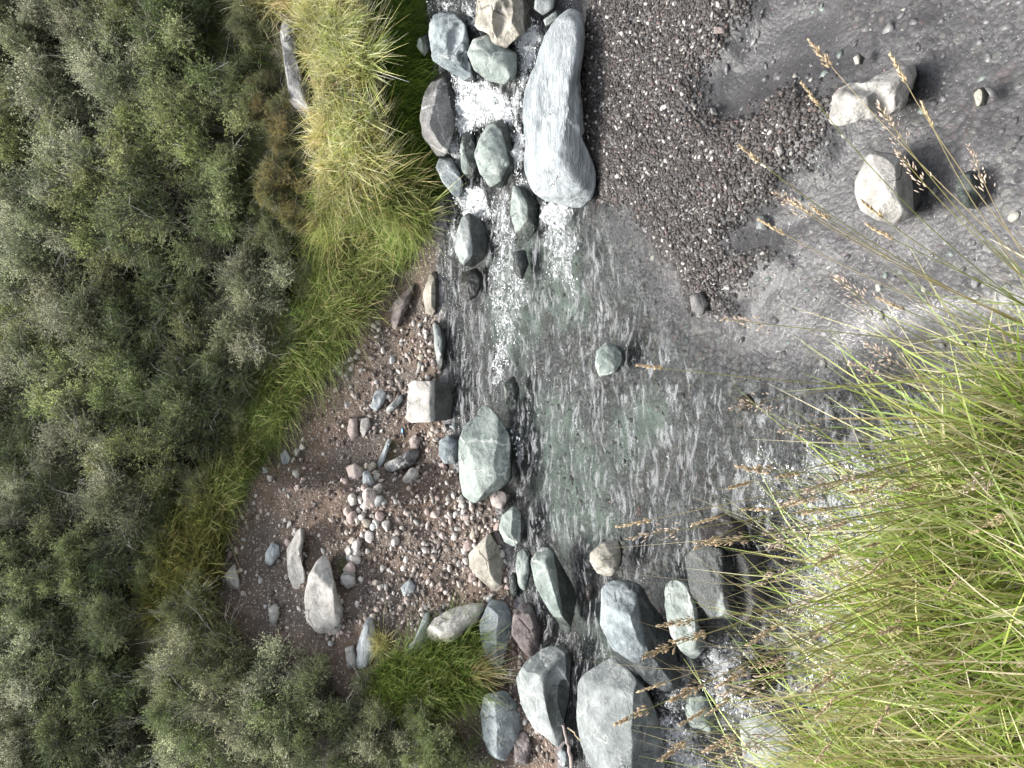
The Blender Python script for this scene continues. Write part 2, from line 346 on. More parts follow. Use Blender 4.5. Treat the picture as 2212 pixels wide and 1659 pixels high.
g = mk('ground', np.stack([X, Y, Z], -1).reshape(-1, 3), gridfaces(len(ax), len(ay)), ground_mat(),
       attrs={'calm': calmg.ravel(), 'scree': scree.ravel(), 'grassy': grassy.ravel(), 'green': greenm.ravel(), 'wetland': np.maximum(ss(.1, -.04, sdf(FILM1, X, Y)+.05*n2(X, Y, 6, 2)), ss(.06, -.03, sdf(FILM2, X, Y)+.05*n2(X, Y, 6, 2))).ravel()})
tag(g, 'stream bed and banks of dark wet gravel and brown soil', 'ground', kind='structure')

# ------------------------------------------------------------------ water
wx = axis(-4.2, 5.0, 0.022, 14, 1.3); wy = axis(0.6, 8.6, 0.022, 4.0, 1.3)
wy = wy[(wy > -3) & (wy < 11)]; wx = wx[(wx > -14) & (wx < 14)]
WX, WY = np.meshgrid(wx, wy); W0 = zw(WX, WY)
def foam_poly(pts, soft=0.1, amt=1.0):
    s = sdf(wpoly(pts), WX, WY); return amt*ss(soft, -soft, s+0.05*n2(WX, WY, 5, 21))
foam = np.zeros_like(WX)
for pts, soft, amt in (
    ([(984, 165), (1034, 160), (1110, 200), (1120, 290), (1080, 265), (1030, 275), (995, 300), (984, 250)], 0.10, 1.0),
    ([(1100, 65), (1150, 40), (1175, 80), (1160, 140), (1135, 200), (1137, 300), (1130, 370), (1150, 410), (1120, 420), (1105, 330), (1115, 200), (1120, 120)], 0.07, 1.0),
    ([(920, 0), (1030, 0), (1030, 60), (990, 30), (930, 30)], 0.1, 0.7),
    ([(985, 300), (1000, 300), (1000, 400), (1040, 405), (1060, 470), (1010, 470), (990, 430), (1000, 390), (985, 350)], 0.06, 0.95),
    ([(1165, 425), (1235, 440), (1230, 500), (1180, 490)], 0.08, 0.95),
    ([(1060, 400), (1110, 400), (1110, 480), (1130, 600), (1080, 620), (1070, 500)], 0.12, 0.62),
    ([(1170, 480), (1250, 480), (1240, 620), (1180, 630)], 0.12, 0.6),
    ([(975, 470), (992, 470), (985, 560), (975, 560)], 0.05, 0.8),
    ([(1050, 560), (1130, 560), (1150, 640), (1100, 800), (1070, 800), (1060, 680)], 0.12, 0.55),
    ([(1070, 730), (1085, 730), (1085, 830), (1072, 830)], 0.05, 0.75),
    ([(1100, 920), (1125, 930), (1140, 1000), (1115, 1000)], 0.08, 0.55),
    ([(1240, 1050), (1290, 1060), (1270, 1200), (1250, 1200)], 0.1, 0.28),
    ([(1600, 970), (1720, 980), (1720, 1100), (1640, 1110)], 0.12, 0.66),
    ([(1690, 1010), (1800, 950), (1920, 940), (1960, 1100), (1960, 1300), (1900, 1400), (1700, 1350), (1670, 1290), (1700, 1180), (1690, 1100)], 0.16, 0.70),
    ([(1760, 1350), (1960, 1350), (2000, 1690), (1800, 1690), (1700, 1550)], 0.15, 0.62),
    ([(1520, 1390), (1570, 1390), (1640, 1480), (1640, 1560), (1560, 1560), (1530, 1470)], 0.1, 0.85),
    ([(1435, 1490), (1470, 1480), (1530, 1600), (1540, 1690), (1440, 1690)], 0.08, 0.95)):
    foam = np.maximum(foam, foam_poly(pts, soft, amt))
calm = ss(0.5, -0.1, sdf(wpoly([(1400, 540), (1480, 690), (1600, 760), (1800, 760), (2300, 800), (2600, -400), (1200, -400), (1250, 300), (1340, 440)]), WX, WY))
act = 1-0.88*calm
st = np.stack([(WX*2.2).ravel(), (WY*7).ravel(), np.zeros(WX.size)], 1)
wave = (0.010*fbm(st, 40, 3)).reshape(WX.shape)*act + foam*(0.055*n2(WX, WY, 10, 41, 3)+0.03*n2(WX, WY, 26, 43, 2)) + 0.025*foam
wave += 0.022*np.exp(-((WX+0.6)**2)/0.6)*np.sin((WX*1.2+WY*5.0)*2.0)*ss(2.3, 2.8, WY)*ss(4.6, 3.6, WY)*0.5*act
def water_mat():
    m = NT('stream_water'); p = m.pos(); fo, ac = m.attr('foam'), m.attr('act')
    wrp = m.noise(p, 1.3, 3); cb = m.n('ShaderNodeCombineXYZ'); m.set(cb.inputs[1], m.math('MULTIPLY', wrp, 0.3)); m.set(cb.inputs[0], m.math('MULTIPLY', m.noise(p, 2.1, 2), 0.3))
    ad = m.n('ShaderNodeVectorMath', operation='ADD'); m.set(ad.inputs[0], p); m.set(ad.inputs[1], cb.outputs[0]); pw = ad.outputs[0]
    r1 = m.noise(m.mapping(pw, (0.34, 1.5, 1), (0, 0, -0.10)), 9.5, 6, 0.66, 0.8)
    r2 = m.noise(m.mapping(pw, (0.4, 1.35, 1), (0, 0, 0.15)), 26, 5, 0.62, 0.7)
    r3 = m.noise(p, 48, 2, 0.5); r4 = m.noise(pw, 7, 3, 0.55, 0.4)
    hgt = m.math('ADD', m.math('MULTIPLY', r1, 0.75), m.math('MULTIPLY', r2, 0.5)); hgt = m.math('ADD', hgt, m.math('MULTIPLY', r4, 0.6))
    hgt = m.math('MULTIPLY', hgt, m.ramp(ac, 0, 1, 0.10, 1.0)); hgt = m.math('ADD', hgt, m.math('MULTIPLY', r3, 0.02))
    nrm = m.bump(hgt, 0.095, 1.0)
    fr = m.n('ShaderNodeFresnel'); fr.inputs['IOR'].default_value = 1.33; m.set(fr.inputs['Normal'], nrm)
    tr = m.n('ShaderNodeBsdfTransparent'); m.set(tr.inputs['Color'], m.mix(m.ramp(ac, 0.1, 0.9), (0.95, 0.955, 0.96), (0.86, 0.895, 0.885)))
    gl = m.n('ShaderNodeBsdfGlossy'); gl.inputs['Roughness'].default_value = 0.05; m.set(gl.inputs['Normal'], nrm)
    sh = m.mixs(fr.outputs[0], tr.outputs[0], gl.outputs[0])
    # bubble streaks in quick water, also painting the pale sky sheen of ripples
    sheen_streaks = m.math('MULTIPLY', m.ramp(m.math('ADD', m.math('MULTIPLY', r1, 0.55), m.math('MULTIPLY', r2, 0.45)), 0.50, 0.585), m.math('MULTIPLY', m.ramp(ac, 0.3, 1), 0.42))
    sh = m.mixs(sheen_streaks, sh, m.principled((0.48, 0.495, 0.51), 0.4, nrm, 0.5))
    fn = m.noise(m.mapping(pw, (0.55, 1.3, 1)), 17, 8, 0.78, 1.0); f2 = m.noise(p, 75, 4, 0.75)
    f = m.math('ADD', fo, m.math('MULTIPLY', m.math('SUBTRACT', fn, 0.5), 2.7)); f = m.math('ADD', f, m.math('MULTIPLY', m.math('SUBTRACT', f2, 0.5), 1.7))
    f = m.math('MULTIPLY', m.ramp(f, 0.52, 1.0), m.ramp(fo, 0.03, 0.3))
    fsh = m.principled((0.80, 0.83, 0.84), 0.6, m.bump(m.math('ADD', fn, m.math('MULTIPLY', f2, 0.6)), 0.05, 0.9), 0.3)
    return m.done(m.mixs(m.math('MULTIPLY', f, 0.95), sh, fsh))
wo_ = mk('stream_water', np.stack([WX, WY, W0+wave], -1).reshape(-1, 3), gridfaces(len(wx), len(wy)), water_mat(), attrs={'foam': foam.ravel(), 'act': act.ravel()})
tag(wo_, 'clear shallow mountain stream with white rapids', 'water', kind='structure')

# ------------------------------------------------------------------ rocks
import bmesh

def ico(sub):
    b = bmesh.new(); bmesh.ops.create_icosphere(b, subdivisions=sub, radius=1); b.verts.ensure_lookup_table()
    V = np.array([v.co[:] for v in b.verts]); F = np.array([[v.index for v in f.verts] for f in b.faces]); b.free(); return V, F
ICO = {k: ico(k) for k in (1, 2, 3, 4, 5, 6)}
NROCK = [0]
def rock(label, poly, mat, cat='boulder', name=None, water=False, sink=0.15, thick=1.0, cuts=None, ncut=3, sub=None, box=0.72, rough=0.06, wet=0.08, group=None, seed=None, dents=()):
    NROCK[0] += 1; sd_ = seed if seed is not None else NROCK[0]*13; rg = np.random.default_rng(sd_)
    P = np.array(poly, float); c = (P.min(0)+P.max(0))/2*0.4+P.mean(0)*0.6
    ang = np.linspace(-np.pi, np.pi, 97); tr = np.zeros(97)
    for i, a in enumerate(ang):
        d = np.array([np.cos(a), np.sin(a)]); best = 3.0
        for k in range(len(P)):
            p0, p1 = P[k]-c, P[(k+1) % len(P)]-c; e = p1-p0; den = d[0]*e[1]-d[1]*e[0]
            if abs(den) < 1e-9: continue
            t = (p0[0]*e[1]-p0[1]*e[0])/den; u = (p0[0]*d[1]-p0[1]*d[0])/den
            if t > 0 and -1e-6 <= u <= 1+1e-6: best = max(best, t)
        tr[i] = best
    tr = (tr+0.5*(np.roll(tr, 1)+np.roll(tr, -1)))/2; tr[0] = tr[-1] = (tr[0]+tr[-1])/2
    tr = tr*(1.075 if np.mean(tr) > 22 else 1.04)
    k = np.argmax(P[:, 0]-0.15*abs(P[:, 1]-c[1])); bx, by = P[:, 0].max(), 0.5*P[k, 1]+0.5*c[1]
    G = hitw(bx, by) if water else hit(bx, by)
    dep = float((G-CAM)@FW); rpx = math.sqrt(np.mean(tr**2)); rmin = min(np.ptp(P[:, 0]), np.ptp(P[:, 1]))/2
    T = thick*(0.55*rmin+0.45*rpx)*dep/FP; dep += sink*T
    sc = dep/FP; r0 = ray(c[0], c[1]); C = CAM+r0*dep; wv = r0/np.linalg.norm(r0)
    if sub is None: sub = 6 if rpx > 75 else 5 if rpx > 24 else 4 if rpx > 11 else 3
    V0, F = ICO[sub]; th = np.arctan2(V0[:, 1], V0[:, 0]); rho = np.hypot(V0[:, 0], V0[:, 1])
    lat = np.interp(th, ang, tr)*(rho**box)*sc; nf = np.sign(V0[:, 2])*np.abs(V0[:, 2])**box*T
    L = C+(np.cos(th)*lat)[:, None]*DN+(np.sin(th)*lat)[:, None]*-RT+nf[:, None]*wv
    pl = list(cuts or [])
    for q in range(ncut):
        nv = -wv*rg.uniform(0.15, 1.0)+np.array([0, 0, 1])*rg.uniform(-0.1, 0.9)+RT*rg.uniform(-1, 1)+np.array([0, 1, 0])*rg.uniform(-0.3, 0.5)
        pl.append((nv, rg.uniform(0.66, 0.9)))
    for nv, fr in pl:
        nv = np.array(nv, float); nv = nv/np.linalg.norm(nv); s = (L-C)@nv; lim = fr*s.max(); ov = s-lim
        L = L-np.where(ov > 0, ov*0.93, 0)[:, None]*nv
    R = L-C; Rn = R/(np.linalg.norm(R, axis=1)[:, None]+1e-9); size = rpx*sc
    q = R/size*1.1+rg.uniform(-50, 50, 3)
    L = L+Rn*(size*rough*(fbm(q, sd_, 3)+0.35*fbm(q*5, sd_+5, 3)))[:, None]
    rid = 0.5-np.abs(vn(q*2.6+3*vn(q*1.3, sd_+9)[:, None]*.5, sd_+7)); L = L+Rn*(size*rough*.55*np.minimum(rid, .38))[:, None]
    L = L+Rn*(size*rough*.16*fbm(q*14, sd_+11, 2))[:, None]
    for (da, db, ra, rb, rot, amt) in dents:      # scooped hollows in the face towards the viewer
        x_, y_, z_ = proj(L); ca, sa = math.cos(rot), math.sin(rot); u = ((x_-da)*ca+(y_-db)*sa)/ra; v = (-(x_-da)*sa+(y_-db)*ca)/rb
        front = ((L-C)@wv) < 0.1*T
        L = L+wv*(amt*T*np.clip(1-u*u-v*v, 0, 1)**.8*front)[:, None]
    for it in range(2):            # trim the body back to the boulder's own outline
        x_, y_, z_ = proj(L); dxp, dyp = x_-c[0], y_-c[1]; a = np.arctan2(dyp, dxp); rr = np.hypot(dxp, dyp)
        nb = 48; bi = ((a+np.pi)/(2*np.pi)*nb).astype(int) % nb; mx = np.zeros(nb); np.maximum.at(mx, bi, rr)
        bc = (np.arange(nb)+0.5)/nb*2*np.pi-np.pi; tg = np.interp(bc, ang, tr); f = tg/np.maximum(mx, 1e-3); f = np.clip(f, 0.6, 1.6)
        f = (np.roll(f, 1)+2*f+np.roll(f, -1))/4
        ff = np.interp(a, np.concatenate([[bc[-1]-2*np.pi], bc, [bc[0]+2*np.pi]]), np.concatenate([[f[-1]], f, [f[0]]]))
        L = L+((ff-1)*dxp*z_/FP)[:, None]*DN+((ff-1)*dyp*z_/FP)[:, None]*-RT
    gz = zw(L[:, 0], L[:, 1]) if water else G[2]
    wetv = ss(wet*1.6, wet*0.5, L[:, 2]-gz) if (water and wet > 0) else np.zeros(len(L))
    o = mk(name or cat.replace(' ', '_'), L, F, M[mat] if isinstance(mat, str) else mat, attrs={'wet': wetv}, loc=C)
    tag(o, label, cat, group); return o
UP = (0, 0.05, 1)
W = dict(water=True)
# --- upstream rapids
rock('blue-grey sculpted boulder above the rapids, below the dark fern bank', [(937, 37), (970, 27), (1010, 50), (1015, 100), (1014, 133), (1034, 163), (1020, 177), (997, 170), (964, 147), (937, 130), (927, 67)], 'blue', cuts=[((0.2, -0.1, 1), .6), ((-.6, -.8, .3), .7)], ncut=5, rough=.08, dents=[(985, 80, 16, 40, .3, .3), (1005, 130, 14, 26, -.4, .25)], wet=.1, **W)
rock('rounded green boulder with wet foot in the head of the rapids', [(1024, 87), (1057, 77), (1097, 103), (1117, 113), (1114, 160), (1090, 180), (1057, 173), (1027, 150), (1012, 117)], 'green', ncut=2, rough=.03, wet=.08, **W)
rock('large tan boulder with a pale hollow, cut by the top edge of the photo', [(1034, -43), (1030, 60), (1057, 73), (1062, 97), (1077, 103), (1094, 102), (1117, 80), (1157, 47), (1160, -43)], 'tan', cuts=[((-.2, -.2, 1), .6), ((0, -1, -.1), .62)], dents=[(1085, 35, 22, 48, .2, .35)], wet=.12, **W)
rock('small grey stone behind the top end of the long white boulder', [(1157, -5), (1154, 20), (1174, 33), (1197, 20), (1210, -8)], 'grey', 'stone', **W)
rock('small green angular stone touching the top end of the long white boulder', [(1174, 42), (1204, 20), (1217, 33), (1200, 50), (1180, 60)], 'green', 'stone', **W)
rock('long smooth white boulder lying beside the dark gravel bar', [(1194, 50), (1231, 30), (1267, 33), (1266, 93), (1258, 150), (1254, 207), (1258, 267), (1268, 333), (1290, 360), (1294, 387), (1270, 430), (1234, 440), (1204, 427), (1171, 420), (1147, 400), (1131, 363), (1137, 300), (1134, 233), (1137, 200), (1157, 140), (1171, 87)], 'pale', cuts=[((0.05, -.25, 1), .55), ((-.2, -1, .3), .75), ((-1, -.2, .4), .8)], ncut=3, thick=.8, wet=.03, rough=.045, **W)
rock('dark oval boulder at the foot of the fern bank', [(951, 163), (964, 155), (984, 167), (989, 207), (984, 250), (977, 300), (964, 333), (944, 333), (914, 293), (909, 253), (917, 207), (934, 177)], 'lichen', cuts=[((0, -1, .1), .55)], ncut=6, wet=.09, **W)
rock('wet streaked boulder in the middle of the rapids', [(1037, 300), (1057, 267), (1097, 260), (1107, 317), (1110, 360), (1090, 400), (1057, 400), (1037, 370), (1027, 333)], 'green', cuts=[((-1, -.3, 0), .6)], wet=.12, **W)
rock('low wet greenish boulder in the rapids behind the streaked one', [(997, 293), (1024, 273), (1030, 317), (1032, 367), (1014, 387), (997, 367), (994, 327)], 'green', sink=.5, wet=.12, **W)
rock('smooth grey boulder under the tip of the grass overhang', [(950, 343), (977, 343), (997, 373), (1004, 393), (997, 423), (980, 423), (957, 393), (942, 363)], 'blue', ncut=3, **W)
rock('pale green slab just under water below the white boulder', [(1107, 403), (1137, 407), (1164, 440), (1160, 493), (1140, 520), (1114, 500), (1104, 460)], 'green', sink=.75, ncut=3, wet=.1, **W)
rock('smooth grey wedge boulder standing in the stream below the rapids', [(997, 473), (1014, 462), (1047, 483), (1052, 520), (1047, 555), (1020, 574), (997, 568), (984, 540), (986, 510)], 'grey', cuts=[((-.1, .15, 1), .55), ((.2, -1, .25), .55)], ncut=2, rough=.02, wet=.16, **W)
rock('dark slab in place of the underwater shadow downstream of the grey wedge', [(1000, 590), (1030, 580), (1046, 600), (1030, 640), (1008, 650), (996, 620)], 'dark', sink=1.1, wet=.2, **W)  # low dark slab drawn where a shadow lies under the water
rock('small wet rock in the shade under the fern bank', [(904, 83), (924, 73), (934, 107), (917, 123), (900, 100)], 'green', 'stone', wet=.1, **W)
rock('submerged grey stone among foam streaks in the stream', [(1108, 545), (1135, 540), (1142, 570), (1128, 605), (1112, 590)], 'grey', 'stone', sink=.8, wet=.2, **W)
# --- far waterline
rock('smooth grey oblong stone at the waterline below the scree', [(914, 636), (927, 596), (940, 586), (950, 613), (947, 663), (937, 680), (919, 673)], 'tan', cuts=[((0, -.1, 1), .5), ((0, -1, 0), .6)], wet=.06, **W)
rock('thin dark-edged slab along the waterline', [(934, 696), (944, 693), (957, 713), (965, 733), (957, 793), (947, 806), (939, 753)], 'grey', 'stone', wet=.08, **W)
rock('square white block with a black wet front face', [(888, 824), (937, 826), (978, 832), (974, 900), (970, 906), (890, 912), (879, 906), (884, 850)], 'white', cuts=[((0, -.28, 1), .36), ((0, -1, .12), .5), ((1, 0, 0), .72), ((-1, 0, 0), .72)], ncut=0, box=.5, rough=.02, wet=.2, thick=1.1, **W)
rock('small upright slab beside the square white block', [(904, 780), (912, 783), (909, 803), (899, 806)], 'white', 'stone')
rock('largest pale rounded boulder on the far edge of the pool', [(1027, 906), (1044, 873), (1060, 886), (1084, 910), (1104, 953), (1104, 1030), (1087, 1046), (1057, 1066), (1030, 1083), (1000, 1066), (994, 1033), (994, 953), (1004, 923)], 'green', cuts=[((-.1, -.2, 1), .62), ((0.2, -1, .45), .72)], ncut=3, rough=.025, wet=.07, **W)
rock('round blue-grey cobble between the square block and the pale boulder', [(950, 953), (970, 940), (987, 953), (992, 980), (984, 1000), (960, 1000), (949, 983)], 'blue', 'stone', ncut=2, rough=.02)
rock('tiny white cobble beside the blue-grey cobble', [(954, 922), (962, 916), (968, 926), (960, 934)], 'white', 'stone')
rock('small grey-white cobble at the waterline by the square block', [(972, 920), (984, 914), (990, 922), (982, 930)], 'pale', 'stone')
rock('pink-brown stone tucked against the pale rounded boulder', [(1057, 1070), (1074, 1058), (1107, 1066), (1102, 1083), (1084, 1100), (1064, 1093)], 'pink', 'stone', ncut=4, **W)
rock('cream cobble behind the pink-brown stone', [(989, 1080), (997, 1066), (1007, 1083), (997, 1096)], 'white', 'stone')
rock('blocky green stone at the water edge left of the pink-brown stone', [(1084, 1116), (1107, 1096), (1124, 1103), (1134, 1133), (1127, 1166), (1110, 1179), (1091, 1169), (1079, 1143)], 'green', cuts=[((0, -.2, 1), .6), ((0, -1, .1), .62)], wet=.05, **W)
rock('pale green submerged rock in mid pool', [(1087, 830), (1110, 813), (1122, 840), (1117, 880), (1104, 896), (1090, 870)], 'green', sink=.8, wet=.1, **W)
rock('pale yellowish rock awash in mid stream', [(1290, 760), (1310, 740), (1350, 755), (1360, 780), (1330, 803), (1297, 813), (1287, 790)], 'green', sink=1.15, wet=.03, ncut=2, **W)
# --- left cluster
rock('large tan pointed boulder on the gravel beside the water', [(1014, 1199), (1057, 1151), (1077, 1183), (1087, 1216), (1084, 1249), (1080, 1283), (1064, 1276), (1027, 1239), (1017, 1226)], 'tan', cuts=[((-.1, -.4, 1), .5), ((0.1, -1, 0), .6)], ncut=3, rough=.02)
rock('brown cobble at the tip of the tan pointed boulder', [(1067, 1156), (1080, 1150), (1086, 1170), (1072, 1177)], 'brown', 'stone')
rock('narrow green stone standing in the water edge', [(1117, 1196), (1137, 1183), (1147, 1196), (1146, 1240), (1137, 1276), (1120, 1266), (1115, 1226)], 'green', 'stone', wet=.05, **W)
rock('small green finger stone left of the narrow green stone', [(1104, 1239), (1114, 1236), (1120, 1266), (1118, 1290), (1106, 1295), (1101, 1270)], 'green', 'stone', **W)
rock('big pale green tapering boulder leaning into the channel', [(1146, 1216), (1161, 1196), (1187, 1179), (1204, 1203), (1221, 1239), (1244, 1283), (1237, 1339), (1227, 1376), (1211, 1353), (1187, 1319), (1157, 1263)], 'green', cuts=[((-.1, -.3, 1), .5), ((.25, -1, 0), .5)], ncut=2, rough=.025, wet=.15, **W)
rock('long whitish rounded boulder behind the grass clump', [(924, 1359), (937, 1339), (970, 1319), (1017, 1303), (1050, 1306), (1037, 1339), (1010, 1360), (980, 1385), (950, 1395), (927, 1386)], 'white', ncut=3)
rock('grey oblong boulder beside the grass clump', [(1037, 1349), (1054, 1306), (1070, 1299), (1097, 1309), (1107, 1339), (1100, 1379), (1094, 1406), (1087, 1439), (1067, 1453), (1050, 1433), (1040, 1389)], 'blue', cuts=[((0, -.3, 1), .55), ((0, -1, 0), .6)])
rock('purple-brown rounded boulder between two pale boulders', [(1109, 1333), (1124, 1306), (1144, 1306), (1157, 1326), (1170, 1356), (1170, 1399), (1147, 1423), (1127, 1403), (1107, 1369)], 'brown', rough=.04)
rock('big smooth grey boulder with a scooped hollow and sharp ridge', [(1117, 1469), (1137, 1433), (1177, 1403), (1221, 1399), (1234, 1426), (1227, 1506), (1217, 1599), (1201, 1609), (1151, 1569), (1131, 1526)], 'grey', cuts=[((-.2, .1, 1), .5), ((0.1, -1, .5), .55), ((.75, -.2, .7), .66)], ncut=1, dents=[(1208, 1515, 30, 75, -.12, .55)], rough=.02, wet=.07, **W)
rock('huge flat grey slab at the bottom edge of the photo', [(1251, 1479), (1271, 1459), (1321, 1426), (1354, 1446), (1387, 1476), (1414, 1539), (1431, 1606), (1435, 1690), (1321, 1700), (1275, 1650), (1258, 1600), (1251, 1549)], 'grey', cuts=[((.05, -.35, 1), .42), ((0, -1, 0), .7)], ncut=1, rough=.012, wet=.03, **W)
rock('big blue-grey mottled boulder in the outlet of the pool', [(1301, 1279), (1317, 1263), (1354, 1258), (1391, 1269), (1407, 1306), (1431, 1339), (1454, 1389), (1472, 1456), (1454, 1489), (1404, 1483), (1371, 1446), (1324, 1399), (1301, 1356)], 'blue', cuts=[((-.1, -.2, 1), .55), ((.3, -1, .1), .55)], ncut=3, rough=.05, wet=.28, **W)
rock('whitish half-sunk stone at the lip of the pool', [(1277, 1193), (1304, 1173), (1337, 1169), (1344, 1189), (1341, 1216), (1321, 1246), (1291, 1236), (1276, 1213)], 'tan', sink=.3, ncut=3, wet=.04, **W)
rock('small dark red cobble in the channel under the white stone', [(1265, 1265), (1280, 1260), (1288, 1280), (1275, 1300), (1266, 1290)], 'brown', 'stone', wet=.1, **W)
rock('pale elongated boulder beside the outlet cascade', [(1437, 1270), (1455, 1255), (1490, 1262), (1505, 1290), (1512, 1340), (1525, 1390), (1500, 1425), (1470, 1405), (1450, 1370), (1437, 1310)], 'green', cuts=[((0, -.3, 1), .55)], ncut=3, wet=.06, **W)
rock('large dark wet boulder overhanging the white water', [(1480, 1205), (1515, 1180), (1560, 1185), (1595, 1225), (1612, 1290), (1590, 1335), (1530, 1330), (1495, 1280)], 'grey', cuts=[((-.2, -.1, 1), .5), ((.1, -1, -.1), .62)], wet=.22, **W)
rock('dark rock standing in for the shaded hollow above the lower white water', [(1585, 1175), (1620, 1165), (1652, 1190), (1660, 1260), (1650, 1320), (1610, 1345), (1588, 1300)], 'dark', sink=.3, wet=.9, **W)  # rock added as the cavity's shade, blackened through the dark material and wet value
rock('greenish boulder under the grass stalks at the lower cascade', [(1475, 1500), (1500, 1478), (1530, 1495), (1548, 1540), (1535, 1580), (1490, 1570)], 'green', wet=.06, **W)
rock('dark stone half hidden in the lower white water', [(1560, 1440), (1600, 1420), (1650, 1440), (1660, 1490), (1610, 1510), (1570, 1490)], 'dark', wet=.2, sink=.4, **W)
rock('grey boulder seen through the grass stalks at the left bank', [(1600, 1560), (1660, 1540), (1720, 1570), (1740, 1640), (1680, 1670), (1610, 1640)], 'grey', wet=.08, **W)
rock('blue-grey fractured boulder under the lower left bush', [(1046, 1505), (1095, 1495), (1120, 1530), (1128, 1560), (1110, 1610), (1090, 1642), (1060, 1630), (1046, 1595), (1040, 1540)], 'blue', cuts=[((0, -.2, 1), .5), ((.1, -1, 0), .55)], ncut=4)
rock('small round blue cobble at the channel mouth', [(1207, 1625), (1220, 1606), (1235, 1620), (1240, 1650), (1215, 1658)], 'blue', 'stone', ncut=1, **W)
rock('brown wet stone in the shaded gap behind the scooped boulder', [(1110, 1590), (1135, 1580), (1150, 1610), (1140, 1650), (1112, 1650)], 'brown', 'stone')
# --- scree
rock('grey-white leaning slab at the left foot of the scree', [(771, 1399), (787, 1346), (804, 1326), (811, 1359), (811, 1416), (794, 1439), (771, 1443)], 'pale', 'stone')
rock('white stone behind the grey-white leaning slab', [(745, 1400), (765, 1393), (772, 1440), (750, 1445)], 'white', 'stone')
rock('grey slab showing behind the grass clump', [(862, 1420), (895, 1380), (920, 1316), (930, 1330), (930, 1380), (900, 1432)], 'grey', 'stone')
rock('flat pale stone set in the dark gravel', [(865, 1270), (885, 1250), (900, 1265), (892, 1290), (878, 1300)], 'pale', 'stone', sink=.6)
rock('round white stone with moss beside it', [(735, 1245), (750, 1230), (768, 1240), (770, 1262), (752, 1272), (737, 1262)], 'white', 'stone', ncut=2)
rock('oval pale stone high on the scree', [(573, 1196), (587, 1171), (603, 1179), (605, 1200), (587, 1223), (573, 1216)], 'pale', 'stone', ncut=3)
rock('long pale cracked boulder lying up the scree', [(620, 1189), (640, 1149), (667, 1139), (651, 1183), (655, 1223), (663, 1239), (660, 1263), (637, 1276), (623, 1246)], 'white', ncut=4)
rock('biggest whitish boulder half buried in the brown scree', [(667, 1246), (683, 1216), (707, 1199), (717, 1229), (727, 1279), (741, 1313), (741, 1359), (720, 1369), (690, 1371), (663, 1339), (660, 1290)], 'white', cuts=[((0, -.5, 1), .5)], ncut=4)
rock('bright white jagged stone at the top of the scree', [(483, 1243), (507, 1216), (517, 1249), (519, 1289), (493, 1270)], 'white', 'stone')
rock('white stone half covered by the left bush', [(580, 1313), (597, 1303), (605, 1325), (597, 1356), (583, 1346)], 'white', 'stone')
rock('bright white cobble among the twigs of the left bush', [(560, 1420), (580, 1410), (584, 1432), (565, 1442)], 'white', 'stone')
rock('pale angular stone below the grass edge', [(605, 983), (617, 970), (630, 990), (623, 1003), (610, 1010)], 'pale', 'stone')
rock('small white wedge stone under the pale angular one', [(630, 1016), (645, 1014), (650, 1035), (637, 1032)], 'white', 'stone')
rock('grey flake at the grass edge of the scree', [(567, 1008), (580, 1014), (578, 1034), (568, 1026)], 'grey', 'stone')
rock('lichened slab in a mossy tuft on the scree', [(807, 1020), (838, 945), (852, 938), (832, 1000), (815, 1024)], 'pale', 'stone', sink=.4)
rock('knobbly mottled stone below the mossy slab', [(830, 1000), (865, 985), (882, 972), (904, 972), (907, 985), (888, 1008), (840, 1020)], 'lichen', 'stone')
rock('pale yellow pitted cobble on the gravel', [(870, 1033), (887, 1010), (904, 1013), (905, 1030), (887, 1056), (874, 1050)], 'white', 'stone', ncut=2, rough=.07)
rock('pink rounded cobble near the knobbly stone', [(884, 950), (897, 936), (910, 950), (904, 973), (887, 966)], 'pink', 'stone', ncut=2)
rock('tan blocky stone at the head of the stone cluster', [(750, 1010), (767, 1000), (785, 1013), (787, 1030), (760, 1046), (754, 1036)], 'pink', 'stone')
rock('grey rounded stone touching the tan blocky one', [(784, 1020), (797, 1016), (811, 1046), (800, 1060), (784, 1053)], 'pale', 'stone', ncut=2)
rock('pink stone at the foot of the stone cluster', [(789, 1060), (810, 1058), (820, 1083), (800, 1100), (787, 1090)], 'pink', 'stone')
rock('white split stone upslope of the square block', [(810, 846), (825, 838), (834, 850), (830, 870), (815, 888), (800, 880)], 'pale', 'stone')
rock('leaning grey slab behind the square block', [(835, 880), (868, 850), (872, 865), (850, 886), (834, 892)], 'grey', 'stone')
rock('white oval stone in the middle of the scree', [(780, 905), (797, 902), (802, 920), (785, 946), (778, 930)], 'white', 'stone')
rock('pinkish split stone beside the white oval one', [(755, 905), (772, 900), (775, 940), (760, 955), (750, 930)], 'pink', 'stone')
rock('brown earthy slab below the grass overhang', [(845, 690), (850, 655), (880, 625), (897, 610), (893, 640), (870, 690), (850, 715)], 'brown', sink=.4)
rock('grey slab embedded in the yellow grass bank', [(603, 67), (617, 43), (633, 40), (642, 83), (640, 127), (656, 177), (680, 227), (676, 257), (660, 250), (623, 217), (620, 167), (610, 110)], 'lichen', cuts=[((0, -1, .6), .5)], ncut=3)
